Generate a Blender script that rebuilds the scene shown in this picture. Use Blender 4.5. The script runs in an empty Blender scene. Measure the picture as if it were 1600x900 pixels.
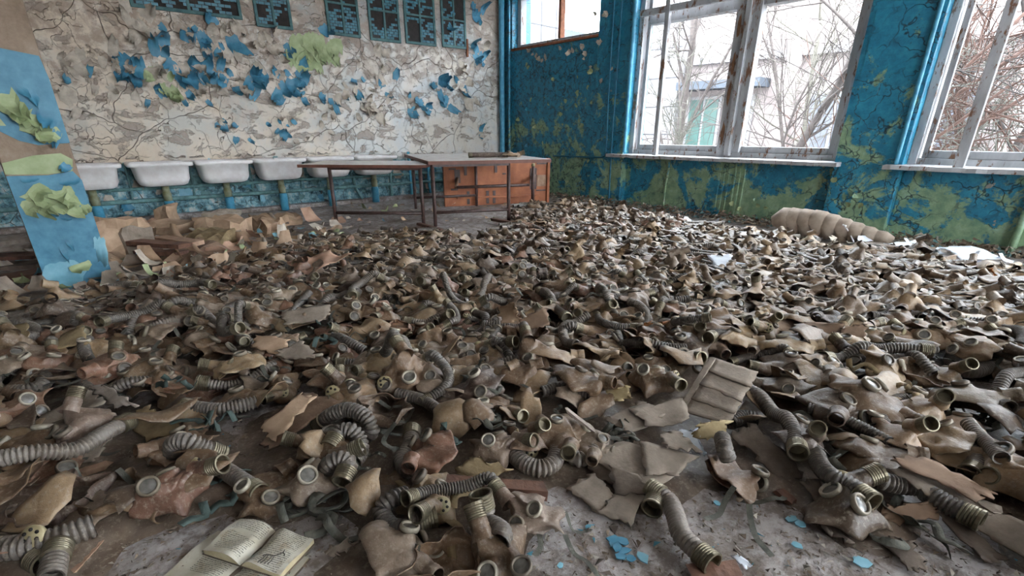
import bpy, math, random
import numpy as np
from mathutils import Matrix, Vector

# ------------------------------------------------------------------ camera, sky, exposure
scene = bpy.context.scene
H = 1.0; FPX = 780.0; XO, YO = 800.0, 540.0
PITCH = math.atan(335 / 780); HEAD = math.radians(44.5)
cam_d = bpy.data.cameras.new('camera'); cam = bpy.data.objects.new('camera', cam_d)
scene.collection.objects.link(cam)
cam.location = (0, 0, H)
cam.rotation_euler = (math.pi / 2 - PITCH, 0, -HEAD)
cam_d.sensor_width = 36.0; cam_d.lens = FPX / 1600 * 36.0
cam_d.shift_y = (YO - 450.0) / 1600.0
cam_d.clip_start = 0.02; cam_d.clip_end = 200
scene.camera = cam
world = bpy.data.worlds.new('overcast_sky'); scene.world = world; world.use_nodes = True
bgn = world.node_tree.nodes['Background']
bgn.inputs[0].default_value = (0.86, 0.93, 1.0, 1); bgn.inputs[1].default_value = 8.5
scene.view_settings.view_transform = 'Standard'; scene.view_settings.look = 'None'
scene.view_settings.exposure = 1.7; scene.view_settings.gamma = 1.0
scene.view_settings.use_curve_mapping = False

COL = scene.collection
rnd = random.Random(11)
nrs = np.random.RandomState(5)
R = math.radians

# ------------------------------------------------------------------ geometry of the place
FW = np.array([math.sin(HEAD), math.cos(HEAD), 0.0]); RT = np.array([math.cos(HEAD), -math.sin(HEAD), 0.0])
FV = FW * math.cos(PITCH) + np.array([0, 0, -math.sin(PITCH)]); UV = FW * math.sin(PITCH) + np.array([0, 0, math.cos(PITCH)])
CP = np.array([0, 0, H])
def fl(x, y, z=0.0):
    d = FV + RT * (x - XO) / FPX - UV * (y - YO) / FPX
    return CP + d * (z - H) / d[2]
def pix(P):
    v = np.asarray(P) - CP; z = v @ FV
    return (XO + FPX * (v @ RT) / z, YO - FPX * (v @ UV) / z, z)
Q = np.array([6.70, 7.05, 0.0])                      # far corner of the room
ER = np.array([-.42, -7.1, 0]); ER /= np.linalg.norm(ER); NR = np.array([-ER[1], ER[0], 0])   # along the window wall, outward
EB = np.array([-5.96, .55, 0]); EB /= np.linalg.norm(EB); NB = np.array([-EB[1], EB[0], 0])   # along the back wall, inward
def frame(e, n):
    return Matrix(((e[0], n[0], 0, Q[0]), (e[1], n[1], 0, Q[1]), (0, 0, 1, 0), (0, 0, 0, 1)))
RM = frame(ER, NR); BM = frame(EB, NB)

# ------------------------------------------------------------------ mesh helpers
class MB:
    def __init__(s): s.v = []; s.f = []; s.c = []
    def add(s, V, F, col=None):
        o = len(s.v); s.v += [tuple(map(float, p)) for p in V]; s.f += [tuple(i + o for i in q) for q in F]
        if col is not None: s.c += [col] * len(V)
        return s
    def box(s, x0, x1, y0, y1, z0, z1):
        V = [(x, y, z) for z in (z0, z1) for y in (y0, y1) for x in (x0, x1)]
        return s.add(V, [(0, 2, 3, 1), (4, 5, 7, 6), (0, 1, 5, 4), (2, 6, 7, 3), (0, 4, 6, 2), (1, 3, 7, 5)])
    def tube(s, pts, r, n=10, caps=True, closed=False):
        P = np.array(pts, float); rr = np.full(len(P), r) if np.isscalar(r) else np.asarray(r)
        V, F = tube_vf(P, rr, n, caps); return s.add(V, F)
    def lathe(s, prof, n=16, M=None):
        V, F = lathe_vf(prof, n)
        if M is not None: V = [M @ Vector(p) for p in V]
        return s.add(V, F)
    def build(s, name, mat, parent=None, smooth=True, bevel=0, mw=None):
        me = bpy.data.meshes.new(name); me.from_pydata(s.v, [], s.f); me.update()
        if s.c:
            a = me.color_attributes.new('col', 'FLOAT_COLOR', 'POINT')
            a.data.foreach_set('color', np.array([(c[0], c[1], c[2], 1) for c in s.c], np.float32).ravel())
        return link(name, me, mat, parent, smooth, bevel, mw)
def link(name, me, mat, parent=None, smooth=True, bevel=0, mw=None):
    if mat is not None: me.materials.clear(); me.materials.append(mat)
    if smooth: me.polygons.foreach_set('use_smooth', [True] * len(me.polygons))
    o = bpy.data.objects.new(name, me); COL.objects.link(o)
    if parent is not None: o.parent = parent
    if mw is not None: o.matrix_world = mw
    if bevel:
        b = o.modifiers.new('bevel', 'BEVEL'); b.width = bevel; b.segments = 2; b.limit_method = 'ANGLE'
    return o
def tube_vf(P, rr, n=10, caps=True):
    T = np.gradient(P, axis=0); T /= np.linalg.norm(T, axis=1)[:, None] + 1e-9
    up = np.array([0, 0, 1.0]) if abs(T[0][2]) < .9 else np.array([1.0, 0, 0])
    a = np.cross(T[0], up); a /= np.linalg.norm(a)
    V = []; F = []
    ang = np.arange(n) * 2 * math.pi / n
    for i in range(len(P)):
        a = a - T[i] * (a @ T[i]); a /= np.linalg.norm(a) + 1e-9
        b = np.cross(T[i], a)
        V.append(P[i] + rr[i] * (np.cos(ang)[:, None] * a + np.sin(ang)[:, None] * b))
    V = np.concatenate(V)
    for i in range(len(P) - 1):
        for k in range(n):
            k2 = (k + 1) % n
            F.append((i * n + k, i * n + k2, (i + 1) * n + k2, (i + 1) * n + k))
    if caps:
        F.append(tuple(range(n))[::-1]); F.append(tuple((len(P) - 1) * n + k for k in range(n)))
    return V, F
def lathe_vf(prof, n=16):
    V = []; F = []
    for r, z in prof:
        for k in range(n):
            a = 2 * math.pi * k / n; V.append((r * math.cos(a), r * math.sin(a), z))
    for i in range(len(prof) - 1):
        for k in range(n):
            k2 = (k + 1) % n; F.append((i * n + k, i * n + k2, (i + 1) * n + k2, (i + 1) * n + k))
    return V, F
def catmull(pts, step):
    P = np.array(pts, float); P = np.vstack([2 * P[0] - P[1], P, 2 * P[-1] - P[-2]])
    out = []
    for i in range(1, len(P) - 2):
        L = np.linalg.norm(P[i + 1] - P[i]); m = max(2, int(L / step))
        for t in np.arange(m) / m:
            out.append(.5 * (2 * P[i] + (P[i + 1] - P[i - 1]) * t + (2 * P[i - 1] - 5 * P[i] + 4 * P[i + 1] - P[i + 2]) * t * t + (3 * P[i] - P[i - 1] - 3 * P[i + 1] + P[i + 2]) * t ** 3))
    out.append(P[-2]); return np.array(out)
def empty(name, mw=None):
    o = bpy.data.objects.new(name, None); COL.objects.link(o); o.empty_display_size = .05
    if mw is not None: o.matrix_world = mw
    return o
def tag(o, label=None, cat=None, group=None, kind=None):
    if label: o['label'] = label
    if cat: o['category'] = cat
    if group: o['group'] = group
    if kind: o['kind'] = kind
    return o
def copy_tree(o, parent=None):
    c = o.copy(); COL.objects.link(c); c.parent = parent
    for ch in o.children: copy_tree(ch, c)
    return c
def smo(x): x = np.clip(x, 0, 1); return x * x * (3 - 2 * x)
def sines(rs, freq, n=5):
    K = rs.normal(size=(n, 3)); K = K / np.linalg.norm(K, axis=1)[:, None] * freq * rs.uniform(.7, 1.3, n)[:, None]
    return K, rs.uniform(0, 6.28, n)
def snoise(P, kp):
    K, ph = kp; return np.sin(P @ K.T + ph).sum(1) / math.sqrt(len(ph))

# ------------------------------------------------------------------ materials
def mat(name):
    m = bpy.data.materials.new(name); m.use_nodes = True
    return m, m.node_tree, m.node_tree.nodes['Principled BSDF']
def nd(nt, typ, **kw):
    n = nt.nodes.new(typ)
    for k, v in kw.items():
        if k in n.inputs: n.inputs[k].default_value = v
        else: setattr(n, k, v)
    return n
def L(nt, a, b): nt.links.new(a, b)
def coords(nt, kind='Object', scale=(1, 1, 1)):
    t = nd(nt, 'ShaderNodeTexCoord'); m = nd(nt, 'ShaderNodeMapping'); m.inputs['Scale'].default_value = scale
    L(nt, t.outputs[kind], m.inputs[0]); return m.outputs[0]
def noise(nt, vec, scale, detail=4, rough=.6, dist=0):
    n = nd(nt, 'ShaderNodeTexNoise', Scale=scale, Detail=detail, Roughness=rough, Distortion=dist); L(nt, vec, n.inputs['Vector']); return n.outputs['Fac']
def ramp(nt, fac, stops):
    r = nd(nt, 'ShaderNodeValToRGB'); e = r.color_ramp.elements
    while len(e) < len(stops): e.new(.5)
    for i, (p, c) in enumerate(stops):
        e[i].position = p; e[i].color = (*c, 1) if len(c) == 3 else c
    L(nt, fac, r.inputs[0]); return r.outputs[0]
def g(v): return (v, v, v)
def mix(nt, fac, a, b, mode='MIX'):
    m = nd(nt, 'ShaderNodeMix', data_type='RGBA', blend_type=mode)
    for i, x in ((0, fac), (6, a), (7, b)):
        if hasattr(x, 'is_output'): L(nt, x, m.inputs[i])
        else: m.inputs[i].default_value = x if i == 0 else (*x, 1)
    return m.outputs[2]
def math_n(nt, op, a, b=None):
    m = nd(nt, 'ShaderNodeMath', operation=op)
    for i, x in ((0, a), (1, b)):
        if x is None: continue
        if hasattr(x, 'is_output'): L(nt, x, m.inputs[i])
        else: m.inputs[i].default_value = x
    return m.outputs[0]
def bump(nt, b, h, dist=.01, strength=.6):
    n = nd(nt, 'ShaderNodeBump', Strength=strength, Distance=dist); L(nt, h, n.inputs['Height']); L(nt, n.outputs[0], b.inputs['Normal'])
def cracks(nt, vec, scale, w=.03, warp=.15):
    n = nd(nt, 'ShaderNodeTexNoise', Scale=scale * .8, Detail=3); L(nt, vec, n.inputs['Vector'])
    a = mix(nt, warp, vec, n.outputs['Color'])
    v = nd(nt, 'ShaderNodeTexVoronoi', Scale=scale, feature='DISTANCE_TO_EDGE'); L(nt, a, v.inputs['Vector'])
    return ramp(nt, v.outputs['Distance'], [(0, g(0)), (w, g(1))])
def simple(name, c1, c2, scale=8, rough=.7, bmp=.3, bscale=40, metal=0, dist=.004, detail=5):
    m, nt, b = mat(name); v = coords(nt)
    f = noise(nt, v, scale, detail); L(nt, ramp(nt, f, [(.3, c1), (.7, c2)]), b.inputs['Base Color'])
    b.inputs['Roughness'].default_value = rough; b.inputs['Metallic'].default_value = metal
    if bmp: bump(nt, b, noise(nt, v, bscale, 4), dist, bmp)
    return m
M = {}
def rubber(name, source):
    m, nt, b = mat(name); v = coords(nt)
    if source == 'object': base = nd(nt, 'ShaderNodeObjectInfo').outputs['Color']
    else: base = nd(nt, 'ShaderNodeAttribute', attribute_name='col').outputs['Color']
    n1 = noise(nt, v, 14, 5, .65); n2 = noise(nt, v, 70, 4, .7)
    c = mix(nt, ramp(nt, n1, [(.38, g(0)), (.62, g(1))]), mix(nt, 1, base, (.62, .56, .5), 'MULTIPLY'), base)
    c = mix(nt, ramp(nt, n2, [(.52, g(0)), (.68, g(.55))]), c, (.34, .29, .235))
    L(nt, c, b.inputs['Base Color']); b.inputs['Roughness'].default_value = .44
    b.inputs['Specular IOR Level'].default_value = .5
    bump(nt, b, noise(nt, v, 45, 5, .7), .006, .5)
    return m
M['rubber'] = rubber('dusty_rubber', 'object'); M['rubber_col'] = rubber('heap_rubber', 'attr')
M['brass'] = simple('dull_brass', (.11, .092, .06), (.27, .235, .165), 20, .42, .3, 60, .75)
def ring_mat():
    m, nt, b = mat('eyepiece_rim'); v = coords(nt); c = nd(nt, 'ShaderNodeObjectInfo').outputs['Color']
    L(nt, mix(nt, ramp(nt, noise(nt, v, 40, 5), [(.35, g(.7)), (.65, g(0))]), c, mix(nt, 1, c, g(.45), 'MULTIPLY')), b.inputs['Base Color']); b.inputs['Roughness'].default_value = .45; b.inputs['Metallic'].default_value = .25; return m
M['ring'] = ring_mat()
M['lens'] = simple('dusty_lens', (.06, .055, .048), (.2, .185, .165), 25, .25, 0)
M['cream'] = simple('cream_plastic', (.27, .22, .12), (.46, .39, .23), 20, .5, .2)
M['black'] = simple('dark_hole', (.012, .01, .009), (.03, .026, .022), 20, .8, 0)
M['strap'] = simple('grey_green_webbing', (.04, .042, .034), (.12, .115, .09), 30, .9, .5, 200)
M['teal'] = simple('teal_fabric', (.024, .04, .035), (.055, .08, .07), 20, .85, .4, 150)
M['cloth'] = simple('dirty_tan_cloth', (.17, .12, .065), (.36, .27, .15), 16, .9, .5, 80)
M['card'] = simple('dirty_cardboard', (.16, .125, .095), (.33, .27, .215), 12, .9, .5, 90)
M['card_d'] = simple('dark_cardboard', (.075, .055, .042), (.2, .155, .12), 12, .9, .5, 90)
M['brown_board'] = simple('brown_board', (.13, .078, .048), (.27, .175, .115), 7, .85, .5, 60)
M['kraft'] = simple('kraft_paper', (.33, .215, .135), (.56, .40, .275), 8, .85, .5, 40)
M['peach'] = simple('pinkish_wrapping', (.42, .24, .16), (.66, .43, .31), 9, .7, .5, 40)
M['white_paper'] = simple('bluish_white_paper', (.46, .5, .56), (.74, .77, .82), 9, .8, .3, 40)
M['ochre'] = simple('ochre_paper', (.3, .22, .11), (.5, .4, .23), 14, .85, .4, 60)
M['red_wood'] = simple('reddish_wood', (.075, .036, .025), (.21, .105, .068), 18, .75, .5, 80)
M['bare_wood'] = simple('bare_wood', (.24, .14, .09), (.42, .275, .185), 14, .8, .5, 80)
M['grey_wood'] = simple('grey_wood', (.2, .16, .13), (.4, .34, .29), 14, .85, .5, 80)
M['steel'] = simple('maroon_brown_steel', (.035, .02, .018), (.11, .06, .05), 22, .45, .3, 60)
M['table_top'] = simple('dusty_table_top', (.55, .49, .46), (.8, .75, .73), 9, .25, .3, 50)
M['table_edge'] = simple('red_brown_edging', (.12, .045, .03), (.2, .08, .055), 14, .6, .2)
M['ply'] = simple('orange_plywood', (.24, .07, .026), (.44, .15, .058), 6, .6, .3, 50)
M['enamel'] = simple('white_enamel', (.76, .71, .69), (.92, .9, .89), 9, .3, .15, 30)
M['rust_pipe'] = simple('greenish_rusty_pipe', (.16, .14, .05), (.32, .36, .26), 14, .7, .5, 60)
M['blue_pipe'] = simple('blue_painted_pipe', (.03, .2, .33), (.09, .36, .52), 14, .5, .4, 60)
M['teal_pipe'] = simple('flaking_teal_pipe', (.07, .15, .15), (.2, .38, .38), 16, .7, .5, 60)
M['cable'] = simple('blue_painted_cable', (.01, .11, .19), (.03, .21, .32), 14, .5, .2)
M['flake_blue'] = simple('blue_paint_flake', (.03, .15, .24), (.085, .28, .40), 12, .5, .2)
M['flake_pale'] = simple('pale_blue_flake', (.14, .36, .46), (.26, .5, .6), 9, .55, .2)
M['flake_green'] = simple('pale_green_flake', (.26, .32, .15), (.44, .5, .28), 9, .6, .2)
M['flake_white'] = simple('plaster_flake', (.35, .29, .23), (.62, .55, .46), 14, .85, .3)
M['wire'] = simple('white_wire', (.7, .7, .7), (.85, .85, .85), 5, .4, 0)
M['roll'] = simple('grey_tan_roll', (.22, .165, .125), (.42, .34, .27), 9, .8, .5, 50)
M['orange'] = simple('rust_orange_rag', (.4, .16, .06), (.62, .3, .13), 12, .8, .4)

def window_paint():
    m, nt, b = mat('chipped_white_paint'); v = coords(nt, scale=(1, 1, .35))
    n = noise(nt, v, 16, 7, .7); n2 = noise(nt, v, 5, 4)
    c = ramp(nt, n2, [(.3, (.27, .275, .28)), (.7, (.5, .51, .53))])
    c = mix(nt, ramp(nt, n, [(.4, g(1)), (.45, g(0))]), c, (.17, .085, .045))
    L(nt, c, b.inputs['Base Color']); b.inputs['Roughness'].default_value = .6
    bump(nt, b, n, .008, .8); return m
M['winpaint'] = window_paint()
M['brown_wood'] = simple('exposed_brown_wood', (.1, .045, .02), (.26, .13, .065), 14, .8, .5, 60)
def glass():
    m, nt, b = mat('window_glass'); b.inputs['Base Color'].default_value = (.95, .98, 1, 1); b.inputs['Roughness'].default_value = .02
    b.inputs['Transmission Weight'].default_value = 1; b.inputs['IOR'].default_value = 1.02; return m
M['glass'] = glass()

def blue_wall():
    m, nt, b = mat('blue_flaking_wall'); v = coords(nt)
    sep = nd(nt, 'ShaderNodeSeparateXYZ'); L(nt, v, sep.inputs[0]); z = sep.outputs[2]; s = sep.outputs[0]
    n1 = noise(nt, v, 2.6, 9, .68, .4); n2 = noise(nt, v, 9, 6, .7); n3 = noise(nt, v, 30, 5, .7)
    blue = ramp(nt, n2, [(.3, (.010, .125, .21)), (.5, (.016, .205, .33)), (.72, (.04, .30, .43))])
    green = ramp(nt, n2, [(.3, (.12, .24, .16)), (.55, (.27, .39, .23)), (.75, (.36, .52, .40))])
    k = math_n(nt, 'SUBTRACT', n1, math_n(nt, 'MULTIPLY', z, .10))
    k = math_n(nt, 'ADD', k, .06)
    k = math_n(nt, 'ADD', k, math_n(nt, 'MULTIPLY', n3, .10))
    wear = ramp(nt, k, [(.54, g(0)), (.58, g(1))])
    edge = ramp(nt, k, [(.49, g(0)), (.535, g(1)), (.57, g(.9)), (.61, g(0))])
    c = mix(nt, wear, blue, green)
    spots = ramp(nt, n3, [(.55, g(0)), (.62, g(1))])
    c = mix(nt, math_n(nt, 'MULTIPLY', math_n(nt, 'MULTIPLY', edge, spots), .85), c, (.02, .035, .035))
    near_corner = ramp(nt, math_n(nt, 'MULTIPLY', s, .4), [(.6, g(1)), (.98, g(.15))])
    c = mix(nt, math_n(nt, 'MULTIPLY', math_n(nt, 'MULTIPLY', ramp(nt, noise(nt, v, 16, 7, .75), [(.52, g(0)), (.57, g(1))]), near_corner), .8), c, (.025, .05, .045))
    ck = cracks(nt, v, 6, .035, .3)
    cm = ramp(nt, noise(nt, v, 1.5, 3), [(.42, g(0)), (.55, g(1))])
    ckk = math_n(nt, 'MAXIMUM', ck, math_n(nt, 'SUBTRACT', 1.0, cm))
    c = mix(nt, ckk, (.01, .03, .04), c)
    plaster = ramp(nt, math_n(nt, 'ADD', noise(nt, v, 3.5, 5), math_n(nt, 'MULTIPLY', z, .0)), [(.70, g(0)), (.71, g(1))])
    c = mix(nt, plaster, c, (.33, .29, .25))
    L(nt, c, b.inputs['Base Color']); b.inputs['Roughness'].default_value = .42
    h = mix(nt, .5, mix(nt, ckk, g(0), g(1)), mix(nt, wear, g(.9), g(.4)))
    h = mix(nt, .25, h, n3); bump(nt, b, h, .012, .9); return m
M['blue_wall'] = blue_wall()
def plaster_wall():
    m, nt, b = mat('cracked_plaster_wall'); v = coords(nt)
    sep = nd(nt, 'ShaderNodeSeparateXYZ'); L(nt, v, sep.inputs[0]); z = sep.outputs[2]
    n1 = noise(nt, v, 1.7, 8, .65, .6); n2 = noise(nt, v, 7, 7, .7); n3 = noise(nt, v, 28, 5, .7); n4 = noise(nt, v, 1.1, 4, .6, .3)
    c = ramp(nt, n1, [(.33, (.62, .55, .46)), (.47, (.68, .63, .57)), (.62, (.60, .62, .62))])
    brown = math_n(nt, 'ADD', math_n(nt, 'MULTIPLY', n2, .6), math_n(nt, 'MULTIPLY', z, .085))
    c = mix(nt, ramp(nt, brown, [(.43, g(0)), (.5, g(.85))]), c, ramp(nt, n3, [(.3, (.22, .16, .12)), (.7, (.42, .34, .28))]))
    c = mix(nt, ramp(nt, n4, [(.56, g(0)), (.66, g(.6))]), c, mix(nt, ramp(nt, n2, [(.4, g(0)), (.6, g(1))]), (.26, .34, .38), (.55, .5, .47)))
    sx = sep.outputs[0]
    c = mix(nt, ramp(nt, math_n(nt, 'MULTIPLY', sx, .14), [(.25, g(0)), (.75, g(.75))]), c, mix(nt, 1, c, (1.0, .88, .74), 'MULTIPLY'))
    pt = noise(nt, coords(nt, scale=(1, 1, 1.8)), 3.2, 8, .7, .5)
    c = mix(nt, ramp(nt, pt, [(.545, g(0)), (.575, g(.8))]), c, ramp(nt, n3, [(.3, (.2, .145, .105)), (.7, (.40, .32, .26))]))
    c = mix(nt, ramp(nt, n3, [(.6, g(0)), (.7, g(.6))]), c, (.2, .16, .13))
    low = ramp(nt, math_n(nt, 'ADD', z, math_n(nt, 'MULTIPLY', n2, .12)), [(.64, g(1)), (.7, g(0))])
    lowc = ramp(nt, noise(nt, v, 9, 7, .75), [(.34, (.012, .03, .034)), (.43, (.06, .15, .18)), (.53, (.2, .4, .46)), (.62, (.55, .58, .54))])
    c = mix(nt, low, c, lowc)
    ck1 = cracks(nt, v, 1.6, .0025, .35); ck2 = cracks(nt, v, 5.2, .011, .3)
    cm = ramp(nt, noise(nt, v, 1.9, 3), [(.46, g(0)), (.52, g(1))])
    ck = math_n(nt, 'MINIMUM', ck1, math_n(nt, 'MAXIMUM', ck2, math_n(nt, 'SUBTRACT', 1.0, cm)))
    c = mix(nt, ck, (.12, .085, .06), c)
    L(nt, c, b.inputs['Base Color']); b.inputs['Roughness'].default_value = .6
    h = mix(nt, .5, mix(nt, ck, g(0), g(1)), mix(nt, .5, n2, ramp(nt, pt, [(.54, g(1)), (.57, g(0))]))); bump(nt, b, h, .025, .9); return m
M['plaster'] = plaster_wall()
def floor_mat():
    m, nt, b = mat('dusty_concrete'); v = coords(nt)
    n1 = noise(nt, v, 2.2, 7, .65); n2 = noise(nt, v, 16, 7, .75); n3 = noise(nt, v, 60, 4, .7)
    c = ramp(nt, n1, [(.35, (.24, .195, .165)), (.5, (.40, .36, .345)), (.65, (.52, .49, .49))])
    c = mix(nt, ramp(nt, n2, [(.42, g(.7)), (.56, g(0))]), c, (.12, .085, .06))
    c = mix(nt, ramp(nt, n3, [(.6, g(0)), (.7, g(.6))]), c, (.42, .37, .31))
    L(nt, c, b.inputs['Base Color']); b.inputs['Roughness'].default_value = .8
    bump(nt, b, mix(nt, .5, n2, n3), .015, .7); return m
M['floor'] = floor_mat()
M['ceiling'] = simple('old_whitewash', (.5, .48, .45), (.72, .7, .67), 3, .9, .3)
def col_mat():
    m, nt, b = mat('bare_column_concrete'); v = coords(nt); n = noise(nt, v, 5, 7, .7)
    L(nt, ramp(nt, n, [(.3, (.17, .115, .075)), (.55, (.32, .235, .17)), (.72, (.42, .34, .27))]), b.inputs['Base Color']); b.inputs['Roughness'].default_value = .85
    bump(nt, b, noise(nt, v, 40, 5), .006, .5); return m
M['column'] = col_mat()
def attr_mat(name, rough=.9):
    m, nt, b = mat(name); v = coords(nt); a = nd(nt, 'ShaderNodeAttribute', attribute_name='col').outputs['Color']
    n = noise(nt, v, 60, 4); L(nt, mix(nt, ramp(nt, n, [(.35, g(.6)), (.65, g(0))]), a, mix(nt, 1, a, g(.5), 'MULTIPLY')), b.inputs['Base Color'])
    b.inputs['Roughness'].default_value = rough; return m
M['crumb'] = attr_mat('debris_crumbs')
def page_mat():
    m, nt, b = mat('printed_page'); v = coords(nt)
    sep = nd(nt, 'ShaderNodeSeparateXYZ'); L(nt, v, sep.inputs[0])
    row = math_n(nt, 'FRACT', math_n(nt, 'MULTIPLY', sep.outputs[1], 190.0))
    line = math_n(nt, 'LESS_THAN', row, .5)
    mp = coords(nt, scale=(420, 190, 1)); w = nd(nt, 'ShaderNodeTexNoise', Scale=1, Detail=2); L(nt, mp, w.inputs['Vector'])
    words = math_n(nt, 'GREATER_THAN', w.outputs['Fac'], .46)
    para = ramp(nt, noise(nt, coords(nt, scale=(2, 24, 1)), 1, 2), [(.40, g(0)), (.42, g(1))])
    ax = math_n(nt, 'ABSOLUTE', sep.outputs[0])
    mg = math_n(nt, 'MULTIPLY', math_n(nt, 'GREATER_THAN', ax, .014), math_n(nt, 'LESS_THAN', ax, .108))
    ink = math_n(nt, 'MULTIPLY', math_n(nt, 'MULTIPLY', line, words), math_n(nt, 'MULTIPLY', para, mg))
    base = ramp(nt, noise(nt, v, 9, 5), [(.3, (.40, .35, .25)), (.6, (.6, .57, .48))])
    base = mix(nt, ramp(nt, noise(nt, v, 25, 5), [(.56, g(0)), (.68, g(.5))]), base, (.33, .23, .12))
    L(nt, mix(nt, math_n(nt, 'MULTIPLY', ink, .75), base, (.07, .065, .06)), b.inputs['Base Color']); b.inputs['Roughness'].default_value = .85; return m
M['page'] = page_mat()
M['page_edge'] = simple('yellowed_page_edge', (.42, .34, .2), (.62, .54, .36), 30, .9, .3)
M['ink'] = simple('dark_ink', (.04, .035, .03), (.06, .05, .045), 10, .9, 0)
M['bark'] = simple('grey_bark', (.025, .02, .018), (.06, .047, .042), 20, .9, .4)
M['bark_red'] = simple('red_brown_twigs', (.035, .016, .01), (.075, .036, .024), 20, .9, .3)
M['bark_pale'] = simple('pale_twigs', (.05, .046, .036), (.1, .092, .075), 20, .9, .3)
M['facade'] = simple('pinkish_white_facade', (.15, .125, .12), (.2, .172, .165), 2, .9, .1)
M['tile_clad'] = simple('white_facade_panel', (.125, .12, .122), (.165, .16, .162), 2, .6, .1)
M['joint'] = simple('dark_joint', (.03, .03, .034), (.05, .05, .055), 5, .9, 0)
M['slate'] = simple('grey_blue_parapet', (.03, .038, .05), (.045, .055, .07), 3, .8, .2)
M['green_pane'] = simple('green_glass_panel', (.02, .055, .047), (.035, .08, .07), 3, .3, 0)
M['dark_pane'] = simple('bluish_dark_pane', (.055, .06, .075), (.08, .085, .1), 3, .3, 0)
M['earth'] = simple('pale_litter_ground', (.08, .07, .066), (.14, .125, .12), 3, .95, .3)
M['tile_blue'] = simple('blue_mosaic_tile', (.02, .10, .14), (.06, .22, .28), 14, .4, .2)
M['tile_dark'] = simple('black_backing', (.008, .007, .007), (.03, .022, .018), 14, .8, .4)
M['tile_frame'] = simple('dark_teal_frame', (.03, .09, .10), (.09, .19, .19), 14, .7, .4)
M['rust'] = simple('rust', (.16, .05, .02), (.3, .11, .05), 20, .85, .4)

def struct(o): o['kind'] = 'structure'; return o

# ------------------------------------------------------------------ room shell
ZC = 3.15
struct(MB().box(-3.6, 6.95, -5.2, 7.9, -.12, 0).build('floor', M['floor'], smooth=False))
struct(MB().box(-3.6, 7.2, -5.2, 8.2, ZC, ZC + .15).build('ceiling', M['ceiling'], smooth=False))
wall_back = struct(MB().box(-.4, 10.4, -.3, 0, 0, ZC).build('wall_back', M['plaster'], smooth=False, mw=BM))
mb = MB()
def rbox(m, s0, s1, o0, o1, z0, z1): m.box(s0, s1, o0, o1, z0, z1)
T = .42
rbox(mb, -.3, 2.12, 0, T, 0, 2.25); rbox(mb, -.3, .25, 0, T, 2.25, ZC); rbox(mb, .25, 2.12, 0, T, 3.02, ZC)
rbox(mb, 2.12, 2.70, -.035, T, 0, ZC)
rbox(mb, 2.70, 5.45, .08, T, 0, .66); rbox(mb, 2.70, 5.45, 0, T, 2.95, ZC)
rbox(mb, 5.45, 6.05, -.035, T, 0, ZC)
rbox(mb, 6.05, 8.65, .08, T, 0, .66); rbox(mb, 6.05, 8.65, 0, T, 2.95, ZC)
rbox(mb, 8.65, 9.25, -.035, T, 0, ZC)
rbox(mb, 9.25, 11.8, .08, T, 0, .66); rbox(mb, 9.25, 11.8, 0, T, 2.95, ZC); rbox(mb, 11.8, 12.4, 0, T, 0, ZC)
wall_right = struct(mb.build('wall_right', M['blue_wall'], smooth=False, bevel=.008, mw=RM))
# faint cover plate and radiator mounting ribs belong to the wall
pl = MB().box(5.50, 5.98, -.043, -.036, 1.5, 2.05).build('cover_plate', M['blue_wall'], wall_right, False, .003)
for s0 in (4.13, 4.19, 4.25, 4.33, 4.39, 4.45):
    MB().box(s0, s0 + .03, .071, .082, .03, .64).build('radiator_rib', M['blue_wall'], wall_right, True, .006)
struct(MB().box(-3.75, -3.6, -5.2, 8.2, 0, ZC).build('wall_left_unseen', M['plaster'], smooth=False))  # unseen wall, added to shut out flat light from the side
mf = MB(); mf.box(-3.75, 7.2, -5.35, -5.2, 0, .75); mf.box(-3.75, 7.2, -5.35, -5.2, 2.95, ZC)  # unseen wall behind the camera, added to cut flat front light
for a_, b_ in ((-3.75, .2), (1.9, 3.9), (5.9, 7.2)): mf.box(a_, b_, -5.35, -5.2, .75, 2.95)  # gaps between these piers are added openings that brighten the foreground
struct(mf.build('wall_front_unseen', M['plaster'], smooth=False))
# plinth along the back wall
tr = struct(MB().box(0.0, 7.5, 0, .16, 0, .055).build('trim_1', M['floor'], None, False, .01, mw=BM))

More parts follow.
